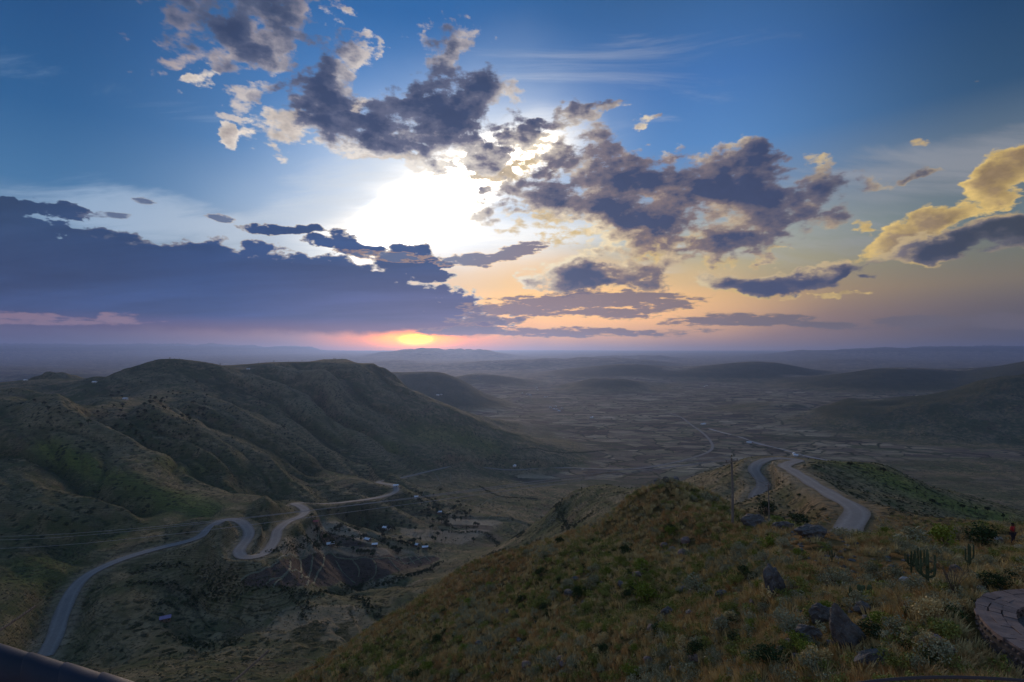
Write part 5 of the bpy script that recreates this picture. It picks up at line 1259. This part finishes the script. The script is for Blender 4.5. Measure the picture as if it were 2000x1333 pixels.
for i in range(60):
    px, py = r.uniform(900, 1880), r.uniform(1060, 1325); p = at(px, py)
    if p[1] > 70 or (px < 1300 and py < 1330 - (px - 620) * .4): continue
    w = r.uniform(8, 22); 
    tag(boulder(px, py, w, w * .6, 'x', [ROCK, STONE_RUB, STONE_RED][i % 7 // 3], 2, depth=.9, name='rock'), 'loose rock in the grass ' + ('on the left flank of the near hill' if px < 1250 else ('on the slope under the knoll' if px < 1560 else 'on the level ground at the right')), 'rock', 'loose rocks ' + ('on the left flank' if px < 1250 else ('under the knoll' if px < 1560 else 'on the level ground')))

# ------------------------------------------------------------------ cacti and rosettes
CACT = leafmat('cactus_skin', (0.045, 0.07, 0.035), (0.085, 0.115, 0.06)); AG = leafmat('rosette_leaf', (0.035, 0.05, 0.03), (0.08, 0.085, 0.05)); PEAR = leafmat('pear_pad', (0.07, 0.105, 0.05), (0.11, 0.15, 0.075))
def ribbed(b, pts, rad):
    P = np.asarray(pts, float); n = len(P); k = 10
    T = np.gradient(P, axis=0); T /= np.linalg.norm(T, axis=1)[:, None]; a = np.cross(T[0], (0.3, 1, 0.1)); a /= np.linalg.norm(a); vs = []
    for i in range(n):
        a = a - T[i] * (a @ T[i]); a /= np.linalg.norm(a); c = np.cross(T[i], a); th = np.arange(k) * 2 * np.pi / k
        rr = rad[i] * np.where(np.arange(k) % 2, 0.62, 1.12)
        vs.append(P[i] + rr[:, None] * (np.cos(th)[:, None] * a + np.sin(th)[:, None] * c))
    b.add(np.vstack(vs), [(i*k+j, i*k+(j+1)%k, (i+1)*k+(j+1)%k, (i+1)*k+j) for i in range(n-1) for j in range(k)] + [tuple((n-1)*k + j for j in range(k))])
def cactus(px, py, hpx, arms, label, trunk=.35, spread=.28):
    p = at(px, py); H_ = hpx * p[1] / 1000; o = empty('candelabra_cactus', tuple(p))
    b = MB(); ribbed(b, [(0, 0, -.15), (0, 0, H_ * .25), (0.01, 0, H_ * .5), (0, 0, H_ * .93), (0, 0, H_)], [H_*.032, H_*.032, H_*.034, H_*.03, H_*.01]); b.obj('trunk', CACT, o)
    for i in range(arms):
        a = 6.28 * i / arms + r.uniform(-.3, .3); q = H_ * spread * r.uniform(.5, 1); z0 = H_ * r.uniform(trunk * .7, trunk * 1.3); top = H_ * r.uniform(.75, 1.02)
        c, s_ = math.cos(a), math.sin(a); b = MB()
        ribbed(b, [(0, 0, z0), (c*q*.5, s_*q*.5, z0 + q*.12), (c*q*.9, s_*q*.9, z0 + q*.5), (c*q, s_*q, z0 + q*.9), (c*q*1.02, s_*q*1.02, (z0+top)/2 + q*.3), (c*q, s_*q, top - H_*.02), (c*q, s_*q, top)],
               [H_*.024]*5 + [H_*.02, H_*.006]); b.obj('arm', CACT, o)
    return tag(o, label, 'cactus')
cactus(1625, 1098, 24, 6, 'small branching cactus on the bare ground right of the yellow-green knoll bush')
cactus(1780, 1120, 44, 7, 'branching cactus with upright arms, left of the tallest one')
cactus(1811, 1160, 84, 6, 'tallest branching cactus with a bare lower stem', trunk=.5, spread=.22)
cactus(1798, 1128, 54, 5, 'cactus standing between the left one and the tallest one')
cactus(1892, 1118, 56, 3, 'bluish cactus standing alone right of the others', spread=.15)
def pear(px, py, wpx, label):
    p = at(px, py); s = wpx * p[1] / 1000; o = empty('prickly_pear', tuple(p))
    def pad(c, h, w, yaw, tilt):
        b = MB(); v, f = bmesh_ico(2); v = v * (w / 2, .06 * w + .012, h / 2); v[:, 2] += h / 2
        R = np.array(Matrix.Rotation(yaw, 3, 'Z') @ Matrix.Rotation(tilt, 3, 'Y')); b.add(v @ R.T + c, f); b.obj('pad', PEAR, o, shade=True); return np.array(c) + R @ np.array((0, 0, h * .9))
    for x, yaw, t in ((-.3, .2, -.5), (.0, -.3, .1), (.3, .3, .45), (.1, 1.2, -.2)):
        e = pad((x * s, 0, -.02), s * .45, s * .32, yaw, t)
        for k in (-.45, .4):
            if r.random() < .8: pad(tuple(e), s * .34, s * .25, yaw + k, t + k)
    return tag(o, label, 'cactus')
pear(1680, 1172, 42, 'prickly pear with flat green pads on the bare ground')
def rosette(px, py, wpx, label):
    p = at(px, py); s = wpx * p[1] / 1000 / 2; o = empty('rosette_plant', tuple(p))
    for i in range(26):
        a = r.uniform(0, 6.28); e = r.uniform(.15, 1.3); l = s * r.uniform(.75, 1.1); b = MB(); c, s_ = math.cos(a), math.sin(a)
        d = np.array([c * math.cos(e), s_ * math.cos(e), math.sin(e)]); n_ = np.array([-s_, c, 0]); w = s * .07
        pts = [(0, w), (.35, w * 1.25), (.75, w * .7), (1, 0.002)]
        vs = []
        for t, ww in pts: 
            q = d * l * t - np.array([0, 0, .25 * l * t * t * math.cos(e)]); vs += [q - n_ * ww, q + (0, 0, -.02 * s), q + n_ * ww]
        b.add(vs, [(3*k + j, 3*k + j + 1, 3*k + j + 4, 3*k + j + 3) for k in range(3) for j in range(2)]); b.obj('leaf', AG, o)
    return tag(o, label, 'plant')
rosette(1842, 1204, 52, 'dark spiky rosette plant left of the wall, nearest the pale stones')
rosette(1902, 1182, 36, 'dark spiky rosette plant touching the outer edge of the stone wall')
rosette(1925, 1148, 36, 'dark spiky rosette plant behind the stone-topped wall')
rosette(1998, 1140, 30, 'dark spiky rosette plant behind the wall at the right edge')
def bare_bush(px, py, hpx, label, n=14):
    p = at(px, py); h = hpx * p[1] / 1000; o = empty('bare_shrub', tuple(p)); 
    for i in range(n):
        b = MB(); a = r.uniform(0, 6.28); q = r.uniform(.1, .5) * h; P = [(0, 0, -.1), (math.cos(a)*q*.3, math.sin(a)*q*.3, h*.4), (math.cos(a)*q*.8 + r.normal(0, .04*h), math.sin(a)*q*.8, h*.75), (math.cos(a)*q*1.1, math.sin(a)*q*1.1, h*r.uniform(.85, 1.1))]
        b.tube(P, [.014*h, .01*h, .006*h, .002*h], 4, False)
        for k in range(6):
            t = r.uniform(.35, .95); s0 = np.array(P[1]) * (1 - t) + np.array(P[3]) * t; e = s0 + r.normal(0, .12*h, 3) + (0, 0, .08*h); b.tube([s0, e], [.004*h, .0015*h], 3, False)
        b.obj('branch', TWIG, o)
    return tag(o, label, 'bush')
bare_bush(1862, 1168, 66, 'leafless twiggy shrub standing right of the tallest cactus')
bare_bush(1712, 1112, 24, 'small leafless twig plant on the bare ground', 4)
bare_bush(1770, 1205, 30, 'sparse dry twigs in the grass below the prickly pear', 5)
bare_bush(1620, 1130, 26, 'sparse dry stalks behind the silvery flowering bush', 4)

# ------------------------------------------------------------------ stone-topped curving wall with its gravel floor
cx, cy, R0 = PIT; zt = -8.62 + TILT * 14.6
wl = empty('stone_wall', (cx, cy, zt)); tag(wl, 'curving low rubble wall topped with flat reddish paving stones at the lower right', 'wall')
def ringpiece(b, r0, r1, a0, a1, z0, z1, jit=.0, m=2):
    vs = []
    for k in range(m + 1):
        a = a0 + (a1 - a0) * k / m
        for rr, zz in ((r0, z0), (r1, z0), (r1, z1), (r0, z1)): vs.append((rr * math.cos(a), rr * math.sin(a), zz))
    vs = np.array(vs) + r.normal(0, jit, (len(vs), 3)); f = [(0, 1, 2, 3)[::-1], tuple(4*m + i for i in range(4))]
    for k in range(m):
        for i in range(4): j = (i + 1) % 4; f.append((4*k + i, 4*k + j, 4*k + 4 + j, 4*k + 4 + i))
    b.add(vs, f)
b = MB(); 
for k in range(60): ringpiece(b, R0 - .42, R0 + .42, 6.283 * k / 60, 6.283 * (k + 1) / 60, -1.8, -.10, 0, 1)
core = b.obj('wall_core', simple('mortar', (0.09, 0.078, 0.068), .95, 6), wl)
a = 0.0; cnt = 0
for ring_, (ra, rb) in enumerate(((R0 - .50, R0 - .17), (R0 - .165, R0 + .13), (R0 + .135, R0 + .47))):
    a = r.uniform(0, .1)
    a_end = a + 6.2
    while a < a_end:
        w = r.uniform(.10, .19); 
        if 1.4 < a % 6.283 < 5.2:
            b = MB(); j = r.normal(0, .018, 2); ringpiece(b, ra + j[0], rb + j[1], a + .003, a + w - .003, -.085 + r.normal(0, .006), r.uniform(-.008, .012), .006, 2); b.obj('paving_stone', STONE_RED, wl); cnt += 1
        a += w
rub = [boulder_mesh('rubble', r, 1, 1, 1, STONE_RUB, 2, .16, 8) for _ in range(6)]
nst = 0
for lev in range(5):
    a = r.uniform(0, .1) + 2.3
    while a < 5.0 and nst < 280:
        w = r.uniform(.16, .32); ar = w / (R0 + .45)
        o = link('stone', rub[int(r.integers(6))], wl, ((R0 + .43) * math.cos(a), (R0 + .43) * math.sin(a), -.21 - lev * .2 + r.normal(0, .02)), a + r.normal(0, .15), (r.uniform(.09, .14), w * .56, r.uniform(.10, .13)))
        a += ar * 1.02; nst += 1
for k in range(70):
    a = 1.4 + 3.7 * k / 70 + r.normal(0, .01)
    link('inner_stone', rub[k % 6], wl, ((R0 - .46) * math.cos(a), (R0 - .46) * math.sin(a), -.2 - .14 * (k % 2)), a, (.08, .10, .09))
b = MB(); k = 48; b.add([(0, 0, 0)] + [((R0 - .3) * math.cos(6.283*i/k), (R0 - .3) * math.sin(6.283*i/k), 0) for i in range(k)], [(0, 1 + i, 1 + (i + 1) % k) for i in range(k)])
m_, T = mat('dark_gravel'); P_ = T.n('ShaderNodeNewGeometry').outputs['Position']; vv = T.n('ShaderNodeTexVoronoi'); T.put(vv.inputs['Vector'], P_); vv.inputs['Scale'].default_value = 28
finish(T, T.mix(vv.outputs['Color'], (0.05, 0.052, 0.058), (0.13, 0.13, 0.135)), .9, vv.outputs['Distance'], .2, .8, .03)
tag(b.obj('gravel_floor', m_, None, (cx, cy, zt - .42)), 'dark gravel floor inside the curving stone wall', kind='structure')

# ------------------------------------------------------------------ power line
POLE = simple('pole_wood', (0.16, 0.145, 0.125), .9, 5); STEEL = simple('wire_metal', (0.30, 0.30, 0.31), .5); PORC = simple('porcelain', (0.12, 0.08, 0.06), .3)
def pole(px, ytop, p, label, arm=1.9):
    top = (HOR - ytop) / FOC * p[1]; h = top - p[2]; o = empty('utility_pole', tuple(p))
    b = MB(); b.tube([(0, 0, -.8), (0.0, 0, h * .5), (-.12, 0, h)], [.15, .125, .085], 10); b.obj('post', POLE, o)
    b = MB(); b.box((-.15, -.12, h - .35), (arm, .09, .11), .5); b.obj('crossarm', POLE, o)
    tips = []
    for k in (-1, 0, 1):
        q = (-.15 + k * arm * .45 * math.cos(.5), -.12 + k * arm * .45 * math.sin(.5), h - .3 + (0.45 if k == 0 else 0)); b = MB()
        b.tube([q, (q[0], q[1], q[2] + .09), (q[0], q[1], q[2] + .13), (q[0], q[1], q[2] + .2)], [.02, .055, .04, .05], 8); b.obj('insulator', PORC, o)
        tips.append((p[0] + q[0], p[1] + q[1], p[2] + q[2] + .2))
    return tag(o, label, 'pole'), tips
pA = at(1431, 1026); oA, tA = pole(1431, 895, pA, 'tall leaning wooden power pole with a crossarm on the near hill')
dB = 100.0; xB = (1502 - 1000) / FOC * dB; oB, tB = pole(1502, 945, np.array([xB, dB, h1(xB, dB)]), 'shorter power pole beside the dark round bush behind the knoll')
def wire(a, b, sag, label, rad=.012, group='power wires crossing the valley'):
    a, b = np.array(a), np.array(b); t = np.linspace(0, 1, 60)[:, None]; P = a * (1 - t) + b * t; P[:, 2] -= sag * 4 * (t * (1 - t))[:, 0]
    m = MB(); m.tube(P, np.linspace(rad, rad * 2.2, 60), 4, False); return tag(m.obj('power_wire', STEEL), label, 'wire', group)
dE = 340.0
for k, (t_, yl, w_) in enumerate(zip(tA, (1046, 1054, 1071), ('topmost', 'middle', 'lowest'))):
    wire(t_, ((-60 - 1000) / FOC * dE, dE, (HOR - yl) / FOC * dE), 3.2, 'thin power wire from the tall pole to the left edge, %s of three' % w_, .026)
for k, (t_, u_) in enumerate(zip(tA, tB)): wire(t_, u_, 1.0, 'short power wire between the two poles, %s of three' % ('left', 'middle', 'right')[k], .010, 'power wires between the poles')
# the pole that carries the far end, outside the picture to the left
xE = (-60 - 1000) / FOC * dE

# ------------------------------------------------------------------ person on the ridge
def person(px, py, hpx, label):
    p = at(px, py); Hh = hpx * p[1] / 1000
    J = {'pelvis': (0, 0, .52), 'chest': (0, .01, .72), 'neck': (0, 0, .83), 'head': (0, -.015, .90), 'crown': (0, -.01, .97),
         'sl': (-.105, 0, .80), 'el': (-.135, .02, .64), 'wl': (-.10, -.09, .57), 'sr': (.105, 0, .80), 'er': (.14, .02, .64), 'wr': (.13, -.05, .50),
         'hl': (-.055, 0, .49), 'kl': (-.06, -.02, .27), 'al': (-.06, .02, .04), 'tl': (-.065, -.08, .015), 'hr': (.055, 0, .49), 'kr': (.065, -.01, .27), 'ar': (.07, .02, .04), 'tr': (.08, -.08, .015)}
    E_ = [('pelvis','chest'),('chest','neck'),('neck','head'),('head','crown'),('chest','sl'),('sl','el'),('el','wl'),('chest','sr'),('sr','er'),('er','wr'),('pelvis','hl'),('hl','kl'),('kl','al'),('al','tl'),('pelvis','hr'),('hr','kr'),('kr','ar'),('ar','tr')]
    R_ = {'pelvis': .085, 'chest': .095, 'neck': .034, 'head': .058, 'crown': .045, 'sl': .042, 'el': .03, 'wl': .02, 'sr': .042, 'er': .03, 'wr': .02, 'hl': .065, 'kl': .042, 'al': .026, 'tl': .02, 'hr': .065, 'kr': .042, 'ar': .026, 'tr': .02}
    def part(nm, keys, edges, col, grow=1.0, parent=None):
        me = bpy.data.meshes.new(nm); ix = {k: i for i, k in enumerate(keys)}
        me.from_pydata([tuple(Hh * q for q in J[k]) for k in keys], [(ix[a], ix[b]) for a, b in edges], [])
        o = bpy.data.objects.new(nm, me); sc.collection.objects.link(o); o.modifiers.new('skin', 'SKIN'); o.modifiers.new('sub', 'SUBSURF').levels = 2; o.modifiers['sub'].render_levels = 2
        for i, k in enumerate(keys): me.skin_vertices[0].data[i].radius = (R_[k] * Hh * grow,) * 2
        me.skin_vertices[0].data[0].use_root = True; me.materials.append(simple(nm + '_colour', col, .9))
        if parent: o.parent = parent
        return o
    o = part('person', list(J), E_, (0.09, 0.05, 0.035)); o.location = tuple(p); o.rotation_euler = (0, 0, .4)
    part('shirt', ['chest', 'pelvis', 'neck', 'sl', 'el', 'sr', 'er'], [('chest','pelvis'),('chest','neck'),('chest','sl'),('sl','el'),('chest','sr'),('sr','er')], (0.35, 0.03, 0.03), 1.16, o)
    part('trousers', ['pelvis', 'hl', 'kl', 'al', 'hr', 'kr', 'ar'], [('pelvis','hl'),('hl','kl'),('kl','al'),('pelvis','hr'),('hr','kr'),('kr','ar')], (0.03, 0.03, 0.04), 1.14, o)
    b = MB(); v, f = bmesh_ico(2); v = v * (.062 * Hh, .066 * Hh, .05 * Hh); b.add(v + np.array((0, .004 * Hh, .945 * Hh)), f); b.obj('hair', simple('hair', (0.012, 0.01, 0.009), .9), o)
    return tag(o, label, 'person')
person(1978, 1063, 42, 'person in a red top and dark trousers standing on the ridge')

# ------------------------------------------------------------------ wrapped handrail, ropes and hoop right by the viewpoint
TAPE = simple('blue_black_tape', (0.010, 0.012, 0.024), .5, 9, .35, spec=.3)
rail = empty('handrail', (-1.25, .80, -.44)); tag(rail, 'dark blue tape-wrapped handrail sloping across the lower left corner', 'handrail')
A_ = np.array([-1.35, .86, -.382]); B_ = np.array([-.28, .70, -.546]); 
dv = B_ - A_; Ln = np.linalg.norm(dv); dv /= Ln; nseg = 17
ro = np.array(rail.location)
b = MB(); b.tube([A_ - ro, B_ - ro], .021, 16); b.obj('bar', simple('bar_metal', (.03, .03, .035), .5), rail)
e1 = np.cross(dv, (0, 0, 1)); e1 /= np.linalg.norm(e1); e2 = np.cross(e1, dv)
for k in range(nseg):                                  # each turn of tape overlaps the next at a slant
    s0 = Ln * k / nseg; s1 = Ln * (k + 1.12) / nseg; b = MB(); m = 28; vs = []
    for i, (s_, rr) in enumerate(((s0, .0275), (s0 + (s1 - s0) * .04, .0283), (s0 + (s1 - s0) * .5, .0275), (s1, .0262))):
        for j in range(m):
            th = 6.283 * j / m; sl2 = s_ + .026 * math.cos(th + .6); rad = rr * (1 + .012 * math.sin(3 * th + k))
            vs.append(A_ - ro + dv * sl2 + rad * (math.cos(th) * e1 + math.sin(th) * e2))
    b.add(vs, [(i*m + j, i*m + (j+1) % m, (i+1)*m + (j+1) % m, (i+1)*m + j) for i in range(3) for j in range(m)]); b.obj('tape_wrap', TAPE, rail, shade=True)
ROPE = simple('rope_fibre', (0.16, 0.12, 0.085), .95, 40)
def rope(a, b, rad, label):
    a, b = np.array(a), np.array(b); n = 90; t = np.linspace(0, 1, n); d = b - a; Ln = np.linalg.norm(d); d = d / Ln
    e1 = np.cross(d, (0, 0, 1)); e1 /= np.linalg.norm(e1); e2 = np.cross(e1, d); o = empty('rope', tuple(a))
    for s in range(3):
        ph = t * Ln / (rad * 9) * 6.283 + s * 2.094; P = d * (t * Ln)[:, None] + rad * .55 * (np.cos(ph)[:, None] * e1 + np.sin(ph)[:, None] * e2); P[:, 2] -= 4 * .01 * t * (1 - t)
        m = MB(); m.tube(P, rad * .6, 5); m.obj('strand', ROPE, o)
    return tag(o, label, 'rope')
def WW(px, py, d): return W(px, py, d)
rope(WW(-90, 1283, 2.4), WW(69, 1184, 2.9), .0062, 'twisted rope end rising from the left edge above the handrail')
rope(WW(380, 1390, 2.4), WW(524, 1271, 2.9), .0062, 'twisted rope end rising from the bottom edge right of the handrail')
hoop = empty('hoop_rail', (1.70, .12, -1.252)); b = MB(); t = np.radians(np.linspace(10, 170, 60)); b.tube(np.c_[1.88 * np.cos(t), 1.88 * np.sin(t), 0 * t], .006, 8); b.obj('rail', simple('hoop_metal', (.05, .04, .04), .5), hoop)
for a in (10, 170):
    b = MB(); b.tube([(1.88 * math.cos(math.radians(a)), 1.88 * math.sin(math.radians(a)), 0), (1.88 * math.cos(math.radians(a)), 1.88 * math.sin(math.radians(a)), -1.0)], .006, 8); b.obj('post', bpy.data.materials['hoop_metal'], hoop)
tag(hoop, 'thin dark curved rail along the bottom edge at the right', 'rail')
